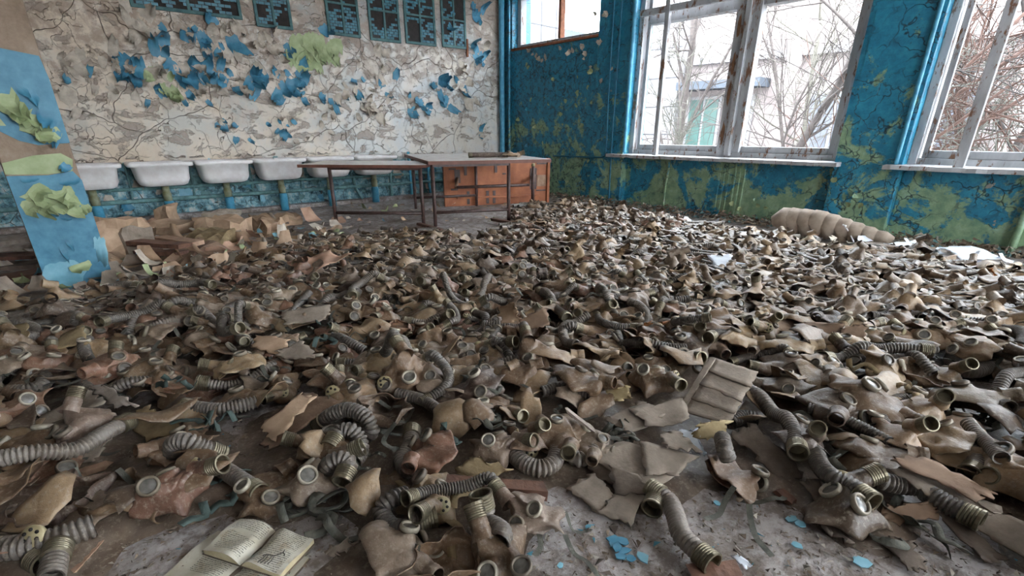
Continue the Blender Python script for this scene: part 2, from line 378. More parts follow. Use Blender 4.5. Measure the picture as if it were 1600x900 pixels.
# ------------------------------------------------------------------ windows
def window(name, s0, s1, z0, z1, mull, stiles, label, rail=None, panes=True):
    w = struct(empty(name, RM)); w['label'] = label
    P = M['winpaint']
    def part(n, a, b, c, d, e, f, m=P): return MB().box(a, b, c, d, e, f).build(n, m, w, False, .006)
    for (a, b) in ((s0, s0 + .07), (s1 - .07, s1)): part('jamb', a, b, .10, .30, z0, z1)
    part('head', s0 + .07, s1 - .07, .10, .30, z1 - .08, z1); part('bottom_rail', s0 + .07, s1 - .07, .12, .30, z0, z0 + .06)
    for (a, b) in ((s0 + .09, s0 + .14), (s1 - .15, s1 - .08)): part('casement_stile', a, b, .16, .21, z0 + .06, z1 - .08)
    if mull:
        part('mullion', mull - .13, mull - .02, .08, .30, z0, z1)
        part('casement_stile', mull - .015, mull + .05, .05, .12, z0 + .02, z1 - .02)
        part('casement_stile', mull + .055, mull + .15, .10, .22, z0 + .06, z1 - .08)
        for k in range(4):
            zz = z0 + .12 + k * .38 + rnd.random() * .1
            V, F = lathe_vf([(.001, 0), (.022, .0), (.018, .004), (.001, .004)], 9)
            mm = MB(); mm.add([(mull - .075 + p[0] * 1.0, .079 - p[2], zz + .12 + p[1] * rnd.uniform(4, 7)) for p in V], F)
            mm.build('bare_patch', M['brown_wood'], w, False)
        for (a, b) in ((s0 + .14, mull - .13), (mull + .15, s1 - .15)):
            part('casement_rail', a, b, .15, .21, z0 + .06, z0 + .13)
            if rail: part('transom', a, b, .12, .26, rail, rail + .1)
    for (a, b, c, d, lean) in stiles:
        V = []
        for z, dx in ((z0 - .01, 0), (z1 - .1, lean)):
            V += [(a + dx, c, z), (b + dx, c, z), (b + dx, d, z), (a + dx, d, z)]
        MB().add(V, [(3, 2, 1, 0), (4, 5, 6, 7), (0, 1, 5, 4), (1, 2, 6, 5), (2, 3, 7, 6), (3, 0, 4, 7)]).build('open_sash_stile', P, w, False, .005)
    return w
w1 = window('window_1', 2.70, 5.45, .70, 2.95, 4.18, [(3.19, 3.25, -.03, .03, -.03)], 'wide white window with peeling frame beside the blue pier', rail=2.28)
MB().box(2.78, 4.05, -.02, .04, 2.36, 2.43).build('sash_top_rail', M['winpaint'], w1, False, .005)
w2 = window('window_2', 6.05, 8.65, .70, 2.95, 7.35, [(6.44, 6.52, -.10, -.03, .0)], 'white window at the right edge of the picture', rail=2.4)
MB().box(6.2, 7.22, .176, .182, .8, 2.42).build('pane', M['glass'], w2, False)
w4 = window('window_4', 9.25, 11.8, .70, 2.95, 10.5, [], 'window beyond the right edge')
w3 = struct(empty('window_3', RM)); w3['label'] = 'short high window close to the room corner'
for (a, b, z0, z1) in ((.25, .33, 2.25, 3.02), (2.04, 2.12, 2.25, 3.02), (.33, 2.04, 2.25, 2.31), (.33, 2.04, 2.95, 3.02)):
    MB().box(a, b, .12, .24, z0, z1).build('frame_piece', M['winpaint'], w3, False, .005)
MB().box(1.20, 1.25, .10, .2, 2.31, 2.95).build('mullion', M['rust'], w3, False, .004)
MB().box(.25, 2.12, -.03, .14, 2.215, 2.25).build('ledge', M['rust'], w3, False, .006)
for a, b in ((.33, 1.2), (1.25, 2.04)): MB().box(a, b, .17, .176, 2.31, 2.95).build('pane', M['glass'], w3, False)
def sill(name, s0, s1, n):
    m = MB(); k = 40; V = []; F = []
    r_ = random.Random(n)
    for i in range(k + 1):
        s = s0 + (s1 - s0) * i / k; e = -.17 + r_.uniform(-.006, .006) - (.012 if r_.random() < .15 else 0); t = r_.uniform(-.003, .003)
        V += [(s, e, .66 + t), (s, e, .698 + t), (s, .14, .705), (s, .14, .66)]
    for i in range(k):
        for j in range(4): F.append((i * 4 + j, (i + 1) * 4 + j, (i + 1) * 4 + (j + 1) % 4, i * 4 + (j + 1) % 4))
    F += [(0, 1, 2, 3), tuple(k * 4 + j for j in (3, 2, 1, 0))]
    m.add(V, F); o = m.build(name, M['winpaint'], None, False, 0, mw=RM); struct(o); return o
sill('trim_2', 2.50, 5.52, 1); sill('trim_3', 5.92, 8.75, 2)

# pipes and cables along the window wall
def rpipe(name, pts, r, m, label, cat, group=None):
    o = MB().tube(catmull(pts, .04), r, 10).build(name, m, mw=RM); return tag(o, label, cat, group)
rpipe('wall_pipe', [(.10, -.10, 0), (.10, -.10, 1.5), (.10, -.10, 3.14)], .045, M['blue_pipe'], 'thick blue vertical heating pipe in the room corner', 'pipe')
rpipe('wall_pipe', [(.24, -.06, 0), (.24, -.06, 1.5), (.24, -.06, 3.14)], .022, M['blue_wall'], 'thin blue pipe right beside the thick corner pipe', 'pipe')
rpipe('wall_pipe', [(2.745, -.06, .72), (2.735, -.06, 1.5), (2.73, -.06, 3.14)], .028, M['blue_pipe'], 'bright blue pipe hugging the left jamb of the first big window', 'pipe')
rpipe('wall_pipe', [(6.0, -.065, .70), (6.0, -.065, 1.9), (6.0, -.065, 3.14)], .019, M['blue_pipe'], 'bright blue pipe on the pier beside the right window', 'pipe')
rpipe('cable', [(2.36, -.045, 3.1), (2.38, -.045, 1.5), (2.40, -.045, .75), (2.36, -.045, .66), (2.2, -.045, .64), (1.3, -.012, .63)], .012, M['cable'], 'painted cable running down the pier and bending towards the corner', 'cable')
rpipe('cable', [(2.50, -.045, 3.1), (2.50, -.045, 1.5), (2.50, -.045, .8), (2.52, -.045, .05)], .012, M['cable'], 'straight painted cable down the pier left of the first window', 'cable')
rpipe('wall_pipe', [(7.02, .04, 0), (7.02, .04, .4), (7.02, .04, .66)], .03, M['blue_wall'], 'short blue pipe stub under the right window', 'pipe')
rpipe('wall_pipe', [(3.4, .055, .0), (3.4, .055, .3), (3.4, .055, .62), (3.1, .055, .64), (2.85, .055, .64)], .015, M['blue_wall'], 'thin bent pipe under the left half of the first big window', 'pipe')

# ------------------------------------------------------------------ column with peeling paint
cx0, cx1, cy0, cy1 = .045, .40, 4.50, 4.86
column = struct(MB().box(cx0, cx1, cy0, cy1, 0, ZC).build('column', M['column'], None, False, .008)); column['label'] = 'square concrete column with peeling blue and green paint'
def curl_sheet(w, h, curl, rs, n=6, twist=0.0, jag=.18, lift=.004, start=.3):
    """paint flake in local x (across), z (down from the attached top edge, negative), y out of the wall"""
    V = []; F = []
    wv = np.interp(np.arange(n + 1) / n, [0, .5, 1], [rs.uniform(.5, 1.1), rs.uniform(.9, 1.15), rs.uniform(.25, .9)]); sh = rs.uniform(-.25, .25)
    jb = rs.uniform(-jag, jag, n + 1); jt = rs.uniform(-jag * .5, jag * .5, n + 1)
    for j in range(n + 1):
        v = j / n
        for i in range(n + 1):
            u = i / n - .5
            L_ = h * (1 + jb[i] - jt[i]); t = v * L_
            a0 = max(0, v - start) / (1 - start + 1e-6)
            y = lift + curl * h * a0 ** 1.6 + twist * h * u * a0
            z = -(jt[i] * h) - t * (1 - .35 * abs(curl) * a0)
            V.append((u * w * wv[j] * (1 + rs.uniform(-.06, .06)) * (1 - .25 * a0 * abs(curl)) + sh * w * v, y + rs.uniform(-.05, .05) * .1 * h, z))
    for j in range(n):
        for i in range(n): F.append((j * (n + 1) + i, j * (n + 1) + i + 1, (j + 1) * (n + 1) + i + 1, (j + 1) * (n + 1) + i))
    return V, F
def flake(name, m, parent, origin, w, h, curl, rot=0, flip=False, out=-1, seed=0, start=.3, jag=.18, twist=None, lift=.004, n=6, smooth=True):
    rs = np.random.RandomState(seed)
    V, F = curl_sheet(w, h, curl, rs, n, twist=rs.uniform(-.3, .3) if twist is None else twist, start=start, jag=jag, lift=lift)
    c, s = math.cos(rot), math.sin(rot); VV = []
    for x, y, z in V:
        X, Z = x * c - z * s, x * s + z * c
        VV.append((origin[0] + X, origin[1] + out * y, origin[2] + Z))
    return MB().add(VV, F).build(name, m, parent, smooth)
def panel_skin(parent, pts, y, th, m, name):
    """thick paint skin polygon on the column face (x,z outline)"""
    n = len(pts); V = [(p[0], y, p[1]) for p in pts] + [(p[0], y - th, p[1]) for p in pts]
    F = [tuple(range(n))[::-1], tuple(range(n, 2 * n))] + [(i, (i + 1) % n, n + (i + 1) % n, n + i) for i in range(n)]
    return MB().add(V, F).build(name, m, parent, False)
a, b = cx0, cx1
panel_skin(column, [(a, 0.06), (a + .1, .02), (b + .003, .0), (b + .003, .70), (b - .03, .76), (a + .2, .74), (a, .745)], cy0, .004, M['flake_blue'], 'blue_paint_layer')
panel_skin(column, [(a - .15, 1.36), (a - .02, 1.05), (a + .12, .945), (a + .2, .92), (b + .003, .93), (b + .003, 1.30), (b - .01, 1.42), (a + .1, 1.46), (a - .15, 1.46)][1:-1] , cy0, .005, M['flake_blue'], 'blue_paint_layer')
panel_skin(column, [(a + .004, .82), (a + .16, .86), (b - .06, .87), (b - .01, .83), (b - .03, .76), (a + .2, .745), (a, .755)], cy0, .009, M['flake_green'], 'green_paint_layer')
panel_skin(column, [(a, 1.18), (a + .03, 1.18), (a + .085, 1.03), (a, 1.03)], cy0, .006, M['flake_green'], 'green_paint_layer')
for i, (x, z, w_, h_, c_, r_) in enumerate([(.16, 1.21, .10, .10, .5, .3), (.22, 1.13, .09, .09, .5, -.3), (.17, 1.15, .1, .10, .4, .8), (.27, 1.10, .10, .08, .45, -.5), (.25, 1.06, .12, .07, .4, .2), (.33, 1.03, .10, .09, .5, -.5), (.30, .99, .08, .05, .4, .1),
                             (.13, .66, .11, .07, .5, .5), (.20, .64, .10, .09, .5, -.4), (.28, .66, .11, .08, .55, .2), (.33, .62, .09, .09, .6, -.5), (.22, .58, .12, .06, .4, .1), (.14, .58, .08, .09, .6, .9), (.30, .56, .09, .07, .5, -.2), (.10, .60, .08, .08, .5, .4), (.37, .55, .06, .06, .6, .3)]):
    flake('green_paint_flake', M['flake_green'], column, (x, cy0 - .006, z), w_ * 1.3, h_ * 1.35, c_ * 1.15, r_, seed=i, n=4, smooth=False, jag=.3)
for i, (x, z, w_, h_, c_, r_) in enumerate([(.24, 1.26, .05, .09, .4, .5), (.30, 1.24, .05, .12, .4, .1), (.35, 1.12, .09, .12, .35, -.3), (.36, 1.0, .05, .12, .4, -.4), (.21, .51, .06, .03, .6, .2), (.26, .48, .07, .03, .6, -.2), (.36, .80, .06, .07, .6, -.8), (.22, .35, .03, .10, .3, .2), (.18, .30, .03, .12, .3, .1), (.33, .72, .1, .05, .4, .2), (.15, .74, .1, .04, .4, .0)]):
    flake('blue_paint_flake', M['flake_blue'], column, (x, cy0 - .008, z), w_, h_, c_, r_, seed=40 + i)
flake('pale_blue_flake', M['flake_pale'], column, (.15, cy0 - .006, .19), .26, .19, .55, .1, seed=71, start=.25, jag=.08, twist=.1)
flake('pale_green_flake', M['flake_green'], column, (.24, cy0 - .03, .17), .13, .07, 1.0, .3, seed=72)
flake('pale_blue_flake', M['flake_pale'], column, (.395, cy0 - .006, .32), .07, .2, .35, -.2, seed=73, twist=.8)

# ------------------------------------------------------------------ back wall: mosaic panels, flakes
def mosaic(s0, s1, z0, label, seed):
    rs = random.Random(seed)
    o = empty('mosaic_panel', BM); tag(o, label, 'wall panel', 'tiled panels high on the back wall')
    z1 = 2.98
    MB().box(s0, s1, .004, .012, z0, z1).build('backing', M['tile_dark'], o, False)
    mid = (s0 + s1) / 2; zm = z0 + .36
    for (a_, b_, c_, d_) in ((s0 - .01, s0 + .025, z0, z1), (s1 - .025, s1 + .01, z0, z1), (mid - .015, mid + .015, z0, z1), (s0 - .01, s1 + .01, z0 - .015, z0 + .02), (s0, s1, zm - .012, zm + .012), (s0 - .01, s1 + .01, z1 - .02, z1 + .015)):
        MB().box(a_, b_, .008, .03, c_, d_).build('frame_bar', M['tile_frame'], o, False, .003)
    t = MB(); th = .034; tw = .07
    lost = [(rs.uniform(s0, s1), rs.uniform(z0, z1), rs.uniform(.05, .13)) for _ in range(7)]
    z = z0 + .025; row = 0
    while z + th < z1 - .02:
        for (qa, qb) in ((s0 + .03, mid - .018), (mid + .018, s1 - .03)):
            x = qa - (tw * .5 if row % 2 else 0)
            while x < qb:
                xa, xb = max(x, qa), min(x + tw - .007, qb)
                cx, cz = (xa + xb) / 2, z + th / 2
                if xb - xa > .015 and abs(cz - zm) > .02 and rs.random() > .27 and not any((cx - l[0]) ** 2 + (cz - l[1]) ** 2 < l[2] ** 2 for l in lost):
                    e = rs.uniform(0, .004); t.box(xa, xb, .012, .019 + e, z, z + th - .006)
                x += tw
        z += th; row += 1
    tt = t.build('mosaic_tile', M['tile_blue'], o, False); tt['kind'] = 'stuff'
for i, (s0, s1, z0, lb) in enumerate([(.76, 1.19, 2.22, 'small blue tiled panel nearest the room corner, with rusty corner'), (1.32, 1.82, 2.21, 'blue tiled panel second from the room corner'), (1.92, 2.38, 2.20, 'blue tiled panel third from the room corner'),
                                      (2.54, 2.98, 2.21, 'blue tiled panel fourth from the corner with dark right half'), (3.46, 3.88, 2.21, 'narrow tiled panel right of the wide dark one'), (4.05, 5.15, 2.26, 'wide dark tiled panel with few tiles left')]):
    mosaic(s0, s1, z0, lb, i)
for i, (s, z, w_, h_) in enumerate([(5.55, 2.3, .7, .5)]):
    pass
MB().box(.72, .755, .01, .04, 2.1, 2.35).build('rust_strip', M['rust'], wall_back, False, .004)
# (s, z) of blue paint remnants on the back wall and how many curled flakes each group has
def bpx(x, y):
    d = FV + RT * (x - XO) / FPX - UV * (y - YO) / FPX
    t = ((Q - CP) @ NB) / (d @ NB); P = CP + d * t - Q
    return P @ EB, P[2]
groups = [(118, 105, 4, .13, 'b'), (190, 100, 6, .14, 'b'), (218, 112, 7, .15, 'b'), (262, 98, 8, .18, 'b'), (285, 112, 6, .15, 'b'), (265, 130, 7, .14, 'g'), (250, 150, 3, .09, 'b'), (320, 70, 4, .16, 'b'), (300, 45, 4, .13, 'b'), (247, 47, 3, .12, 'b'), (370, 68, 5, .16, 'b'), (360, 80, 3, .1, 'b'),
          (350, 108, 5, .13, 'b'), (358, 122, 5, .13, 'b'), (385, 118, 4, .12, 'b'), (332, 135, 3, .13, 'w'), (388, 135, 3, .1, 'b'), (350, 195, 6, .09, 'b'), (378, 215, 2, .09, 'b'), (300, 158, 3, .1, 'b'), (410, 122, 7, .17, 'b'), (430, 126, 4, .13, 'b'), (447, 140, 7, .13, 'b'), (462, 118, 7, .13, 'b'), (470, 145, 3, .1, 'b'), (515, 150, 3, .11, 'b'), (525, 160, 4, .1, 'b'),
          (437, 205, 4, .1, 'b'), (430, 188, 3, .08, 'b'), (452, 193, 2, .07, 'b'), (540, 138, 3, .1, 'w'), (557, 145, 4, .11, 'b'), (610, 135, 4, .12, 'b'), (568, 120, 2, .09, 'b'), (645, 157, 4, .14, 'b'), (668, 162, 4, .14, 'b'), (688, 157, 4, .13, 'b'), (680, 130, 5, .14, 'b'), (695, 138, 4, .12, 'b'), (732, 140, 4, .16, 'b'), (716, 137, 2, .1, 'b'), (748, 80, 5, .14, 'b'), (752, 95, 3, .13, 'b'), (730, 110, 4, .12, 'w'), (578, 165, 6, .14, 'w'), (595, 168, 4, .12, 'w'), (600, 90, 3, .13, 'w'), (505, 200, 3, .1, 'w'), (440, 75, 5, .12, 'w'), (415, 62, 4, .12, 'w'), (210, 35, 5, .14, 'w'), (225, 38, 4, .12, 'w'), (395, 58, 4, .12, 'w'),
          (340, 60, 4, .13, 'w'), (200, 125, 4, .14, 'w'), (240, 145, 4, .12, 'w'), (100, 85, 4, .14, 'w'), (160, 130, 4, .12, 'w'), (560, 175, 3, .12, 'w'), (505, 45, 2, .1, 'b'), (435, 75, 2, .1, 'b'), (120, 165, 3, .12, 'w'), (470, 215, 3, .1, 'w'), (645, 180, 2, .1, 'w'), (700, 30, 3, .12, 'b'), (745, 20, 4, .15, 'b'), (750, 205, 3, .12, 'b')]
fid = 100
for (x, y, n, sz, k) in groups:
    s, z = bpx(x, y); rs = random.Random(fid)
    for j in range(n):
        fid += 1
        m = {'b': M['flake_blue'], 'g': M['flake_green'], 'w': M['flake_white']}[k]
        if k == 'b' and rs.random() < .18: m = M['flake_white']
        q = sz * rs.uniform(.7, 1.6)
        flake({'b': 'paint_flake', 'g': 'paint_flake', 'w': 'plaster_flake'}[k], m, wall_back, (s + rs.gauss(0, sz * .75), .004, z + rs.gauss(0, sz * .5)), q * rs.uniform(.5, .9), q, rs.choice((.3, .6, .95)) * rs.uniform(.6, 1.2), rs.uniform(-.9, .9) + (math.pi if rs.random() < .3 else 0), out=1, seed=fid)
for i in range(30):
    fid += 1; rs = random.Random(fid)
    s, z = bpx(rs.uniform(460, 526), rs.uniform(60, 100))
    flake('green_paint_flake', M['flake_green'], wall_back, (s, .003, z + .06), rs.uniform(.13, .22), rs.uniform(.13, .2), rs.uniform(.05, .2), rs.uniform(-.5, .5), out=1, seed=fid, jag=.3)
# small curled paint scales on the window wall
def rpx(x, y):
    d = FV + RT * (x - XO) / FPX - UV * (y - YO) / FPX
    t = ((Q - CP) @ NR) / (d @ NR); P = CP + d * t - Q
    return P @ ER, P[2]
for i in range(120):
    rs = random.Random(900 + i)
    if i < 70: x, y = rs.uniform(800, 925), rs.uniform(90, 290)
    elif i < 95: x, y = rs.choice(((830, 85), (850, 92), (890, 85), (905, 75), (922, 95), (945, 25), (950, 110), (940, 65))); x += rs.gauss(0, 8); y += rs.gauss(0, 5)
    else: x, y = rs.uniform(990, 1380), rs.uniform(280, 330)
    s, z = rpx(x, y); o_ = -.037 if (2.12 < s < 2.7 or 5.45 < s < 6.05) else (.079 if s > 2.7 else -.001)
    q = rs.uniform(.03, .08)
    m = M['flake_white'] if 70 <= i < 95 else (M['blue_wall'] if rs.random() < .6 else M['flake_green'])
    flake('paint_scale', m, wall_right, (s, o_, z), q, q, rs.uniform(.2, .6), rs.uniform(-3, 3), out=-1, seed=900 + i)

# ------------------------------------------------------------------ sinks and plumbing
def rrect(hw, hd, r, z, n=4):
    P = []
    for cx, cy, a0 in ((hw - r, hd - r, 0), (-hw + r, hd - r, 90), (-hw + r, -hd + r, 180), (hw - r, -hd + r, 270)):
        for k in range(n + 1):
            a_ = R(a0 + 90 * k / n); P.append((cx + r * math.cos(a_), cy + r * math.sin(a_), z))
    return P
def sink_proto():
    o = empty('wall_sink')
    rings = [rrect(.20, .13, .07, -.262), rrect(.238, .155, .08, -.245), rrect(.262, .175, .07, -.19), rrect(.272, .182, .06, -.05), rrect(.318, .212, .05, -.042), rrect(.325, .215, .05, -.018), rrect(.32, .212, .05, 0), rrect(.285, .18, .06, -.006), rrect(.26, .16, .07, -.19), rrect(.2, .12, .06, -.22)]
    n = len(rings[0]); V = sum(rings, []); F = []
    for i in range(len(rings) - 1):
        for k in range(n): F.append((i * n + k, i * n + (k + 1) % n, (i + 1) * n + (k + 1) % n, (i + 1) * n + k))
    F.append(tuple(range(n))[::-1]); F.append(tuple((len(rings) - 1) * n + k for k in range(n)))
    MB().add(V, F).build('basin', M['enamel'], o)
    MB().lathe([(.001, -.44), (.042, -.44), (.048, -.36), (.040, -.34), (.040, -.25), (.001, -.25)], 14).build('drain_trap', M['rust_pipe'], o)
    MB().lathe([(.001, -.665), (.052, -.665), (.052, -.5), (.056, -.49), (.05, -.45), (.04, -.44), (.001, -.44)], 14).build('drain_pipe', M['blue_pipe'], o)
    MB().box(-.18, -.15, -.02, .20, -.06, -.03).build('bracket', M['teal_pipe'], o, False); MB().box(.15, .18, -.02, .20, -.06, -.03).build('bracket', M['teal_pipe'], o, False)
    return o
sp = sink_proto()
sl = ['white enamel sink half hidden behind the blue column', 'white enamel sink second from the blue column', 'white enamel sink third from the blue column', 'white enamel sink just left of the tables', 'white enamel sink showing under the left table top', 'white enamel sink furthest from the blue column']
for i, s in enumerate((5.99, 5.30, 4.645, 3.985, 3.32, 2.65)):
    o = sp if i == 0 else copy_tree(sp)
    o.matrix_world = BM @ Matrix.Translation((s, .225, .672)) @ Matrix.Rotation(math.pi, 4, 'Z')
    tag(o, sl[i], 'sink', 'row of sinks on the back wall')
    for j in range(7):
        rs = np.random.RandomState(300 + i * 10 + j)
        q = rs.uniform(.04, .10); V, F = curl_sheet(q, q, .5, rs, 3)
        Mx = BM @ Matrix.Translation((s + rs.uniform(-.28, .28), .04 + rs.uniform(0, .12), .676 + .03)) @ Matrix.Rotation(rs.uniform(0, 6), 4, 'Z') @ Matrix.Rotation(1.3, 4, 'X')
        c = MB().add(V, F).build('plaster_flake', rnd.choice((M['flake_white'], M['flake_white'], M['grey_wood'])), mw=Mx)
        tag(c, 'plaster flake on the rim of %s' % ('the sink by the column' if i == 0 else sl[i].replace('white enamel sink', 'the sink')), 'flake', 'flakes lying on the sinks')
def bpipe(pts, r, m, label):
    o = MB().tube(catmull(pts, .06), r, 9).build('water_pipe', m, mw=BM); tag(o, label, 'pipe'); return o
bpipe([(7.6, .05, .37), (4, .05, .37), (1.0, .05, .37)], .02, M['teal_pipe'], 'long horizontal pipe just under the sinks, upper of two')
bpipe([(7.6, .06, .235), (4, .06, .235), (1.0, .06, .235)], .026, M['teal_pipe'], 'long horizontal pipe low on the back wall, lower of two')
for i, (pts, lb) in enumerate([([(2.9, .05, .37), (2.88, .06, .2), (2.8, .09, .06)], 'slanting thin pipe below the sixth sink'), ([(2.3, .05, .6), (2.3, .06, .3), (2.3, .06, .05)], 'thin vertical pipe right of the last sink'), ([(1.95, .05, .7), (1.95, .06, .3), (1.95, .06, .05)], 'blue vertical pipe on the wall behind the table leg'), ([(1.6, .05, .66), (1.62, .06, .3), (1.6, .06, .05)], 'last vertical pipe on the wall before the overturned table')]):
    bpipe(pts, .022, M['blue_pipe'] if i > 1 else M['teal_pipe'], lb)
for i, s in enumerate((6.4, 5.62, 4.98, 4.3, 3.66)):
    bpipe([(s, .05, .66), (s, .05, .4), (s + .02, .06, .24)], .013, M['teal_pipe'], ['thin riser pipe behind the column', 'thin riser pipe between first and second sinks', 'thin riser pipe between second and third sinks', 'thin riser pipe between third and fourth sinks', 'thin riser pipe left of the left table'][i])
for i in range(70):
    fid += 1; rs = random.Random(fid); q = rs.uniform(.07, .18)
    flake('paint_flake', rs.choice((M['flake_pale'], M['flake_blue'], M['teal_pipe'], M['flake_white'], M['teal_pipe'])), wall_back, (rs.uniform(1.2, 6.8), .004, rs.uniform(.12, .66)), q, q, rs.uniform(.2, .7), rs.uniform(-1.5, 1.5), out=1, seed=fid)

# ------------------------------------------------------------------ tables
def table(corner, u, lu, lv, ztop, th, legs, label):
    u = np.array(u, float); u /= np.linalg.norm(u); v = np.array([-u[1], u[0]])
    mw = Matrix(((u[0], v[0], 0, corner[0]), (u[1], v[1], 0, corner[1]), (0, 0, 1, 0), (0, 0, 0, 1)))
    o = empty('steel_leg_table', mw); tag(o, label, 'table', 'two steel legged tables by the sinks')
    MB().box(0, lu, 0, lv, ztop - th, ztop).build('table_top', M['table_top'], o, False, .004)
    e = .006
    for n_, (a_, b_, c_, d_) in (('edge_strip', (-e, lu + e, -e, 0)), ('edge_strip', (-e, 0, 0, lv)), ('edge_strip', (lu, lu + e, 0, lv)), ('edge_strip', (-e, lu + e, lv, lv + e))):
        MB().box(a_, b_, c_, d_, ztop - th - .004, ztop - .002).build(n_, M['table_edge'], o, False)
    for (x0, x1, y) in legs:
        for x in (x0, x1):
            MB().tube([(x, y, 0), (x, y, .3), (x, y, ztop - th)], .021, 12).build('leg', M['steel'], o)
        MB().tube([(x0, y, .15), ((x0 + x1) / 2, y, .15), (x1, y, .15)], .018, 10).build('stretcher', M['steel'], o)
        MB().box(x0, x1, y - .02, y + .02, ztop - th - .03, ztop - th).build('apron_bar', M['steel'], o, False)
    return o
table((3.36, 4.70), (1.28, -.62), 1.42, 1.9, .705, .035, [(.05, .93, .07), (.05, .93, 1.55)], 'right-hand brown table with thin steel legs and a tangled hose on top')
table((2.38, 5.75), (.67, -.742), 1.40, .80, .668, .028, [(.32, 1.33, .06)], 'left-hand brown table standing before the sinks')
# overturned table: its orange underside faces the room
bu = np.array([5.882 - 4.457, 5.287 - 5.996]); bl = np.linalg.norm(bu); bu /= bl; bv = np.array([bu[1], -bu[0]])   # bv towards the camera
mw = Matrix(((bu[0], bv[0], 0, 4.50), (bu[1], bv[1], 0, 5.96), (0, 0, 1, 0), (0, 0, 0, 1)))
ot = empty('overturned_table', mw); tag(ot, 'table tipped on its edge showing an orange plywood underside', 'table')
MB().box(0, bl, -.03, 0, 0.0, .63).build('plywood_top', M['ply'], ot, False, .003)
MB().box(0, .05, -.05, .02, 0, .635).build('side_rail', M['ply'], ot, False, .003); MB().box(bl - .03, bl + .01, -.05, .04, 0, .635).build('side_rail', M['ply'], ot, False, .003)
for (x0, x1, z0, z1) in ((.16, .24, .32, .5), (1.30, 1.40, .2, .5), (.3, .34, .42, .6), (.75, .79, .45, .6), (.33, .37, .02, .2), (.62, .66, .02, .2), (.72, .76, .02, .2), (.1, .2, .22, .245), (1.4, 1.55, .17, .19), (1.4, 1.56, .55, .57), (.08, .18, .5, .52), (.87, .92, .42, .44)):
    MB().box(x0, x1, .001, .012, z0, z1).build('cleat', M['steel'], ot, False)
MB().box(.18, 1.45, 0, .03, .10, .13).build('batten', M['ply'], ot, False, .003); MB().box(1.41, bl - .04, .001, .014, .24, .4).build('plywood_patch', M['bare_wood'], ot, False)
MB().tube([(.2, 0, .38), (.12, .3, .32), (.1, .38, .3)], .024, 10).build('leg_stub', M['bare_wood'], ot)
MB().tube([(.1, .38, .3), (.6, .38, .3), (1.15, .38, .3)], .02, 10).build('crossbar', M['steel'], ot)
MB().tube([(1.36, 0, .4), (1.24, .3, .33), (1.2, .38, .3)], .024, 10).build('leg_stub', M['bare_wood'], ot)
MB().tube([(1.2, .40, 0.0), (1.2, .40, .3), (1.2, .40, .56)], .024, 10).build('leg', M['steel'], ot)
MB().lathe([(.001, .59), (.02, .59), (.028, .57), (.026, .55), (.001, .55)], 10, Matrix.Translation((1.2, .40, 0))).build('leg_cap', M['cream'], ot)

# ------------------------------------------------------------------ outside: courtyard, wing, facade, trees
def plain(name, mb_, m, label, cat, mw=None): return tag(mb_.build(name, m, None, False, 0, mw), label, cat)
gnd = MB().box(7.1, 60, -45, 55, -1.3, -1.2).build('ground', M['earth'], None, False); struct(gnd)
wing = empty('neighbouring_wing', Matrix.Translation((0, 0, 0))); tag(wing, 'white panel clad wing seen through the high window', 'building')
MB().box(7.3, 11.4, 9.8, 16, -1.2, 5.2).build('wall', M['tile_clad'], wing, False)
for i in range(7):
    x = 7.9 + i * .55; MB().box(x - .012, x + .012, 9.79, 9.8, -1.2, 5.2).build('panel_joint', M['joint'], wing, False)
for i in range(9):
    MB().box(7.3, 11.4, 9.79, 9.8, -.8 + i * .7, -.78 + i * .7).build('panel_joint', M['joint'], wing, False)
MB().box(11.4, 19, 12.5, 16, -1.2, 3.35).build('lower_wall', M['facade'], wing, False); MB().box(11.3, 19, 12.3, 16, 3.35, 4.05).build('parapet', M['slate'], wing, False)
fac = empty('apartment_facade'); tag(fac, 'pale pinkish building across the courtyard behind the bare trees', 'building')
MB().box(15.0, 19, -14, 9.2, -1.2, 4.4).build('wall', M['facade'], fac, False)
MB().box(14.6, 15.0, 8.1, 9.25, -1.2, 4.6).build('clad_pier', M['tile_clad'], fac, False)
for i in range(7): MB().box(14.59, 14.6, 8.1, 9.25, -.6 + i * .75, -.575 + i * .75).build('panel_joint', M['joint'], fac, False)
MB().box(14.59, 14.6, 8.62, 8.645, -1.2, 4.5).build('panel_joint', M['joint'], fac, False)
MB().box(14.3, 15.05, 5.7, 8.0, 2.05, 2.25).build('canopy', M['slate'], fac, False)
def fwin(y0, y1, z0, z1, m):
    w = MB().box(14.93, 15.0, y0, y1, z0, z1).build('window_frame', M['tile_clad'], fac, False)
    ym = (y0 + y1) / 2
    for (a_, b_) in ((y0 + .08, ym - .04), (ym + .04, y1 - .08)): MB().box(14.9, 14.93, a_, b_, z0 + .08, z1 - .08).build('pane', m, w, False)
fwin(6.9, 7.9, -.6, 1.9, M['green_pane']); fwin(6.0, 6.7, -.2, 1.9, M['dark_pane'])
for y in (3.4, 1.3, -1.0, -3.4, -5.8): fwin(y, y + 1.3, .1, 1.9, M['dark_pane'])
MB().box(14.8, 15, -14, 8, 2.7, 2.85).build('string_course', M['tile_clad'], fac, False)
for y in (5.0, 2.9, .6): MB().box(14.75, 15, y, y + .35, -1.2, 4.4).build('pilaster', M['facade'], fac, False)
GO = np.zeros(3)
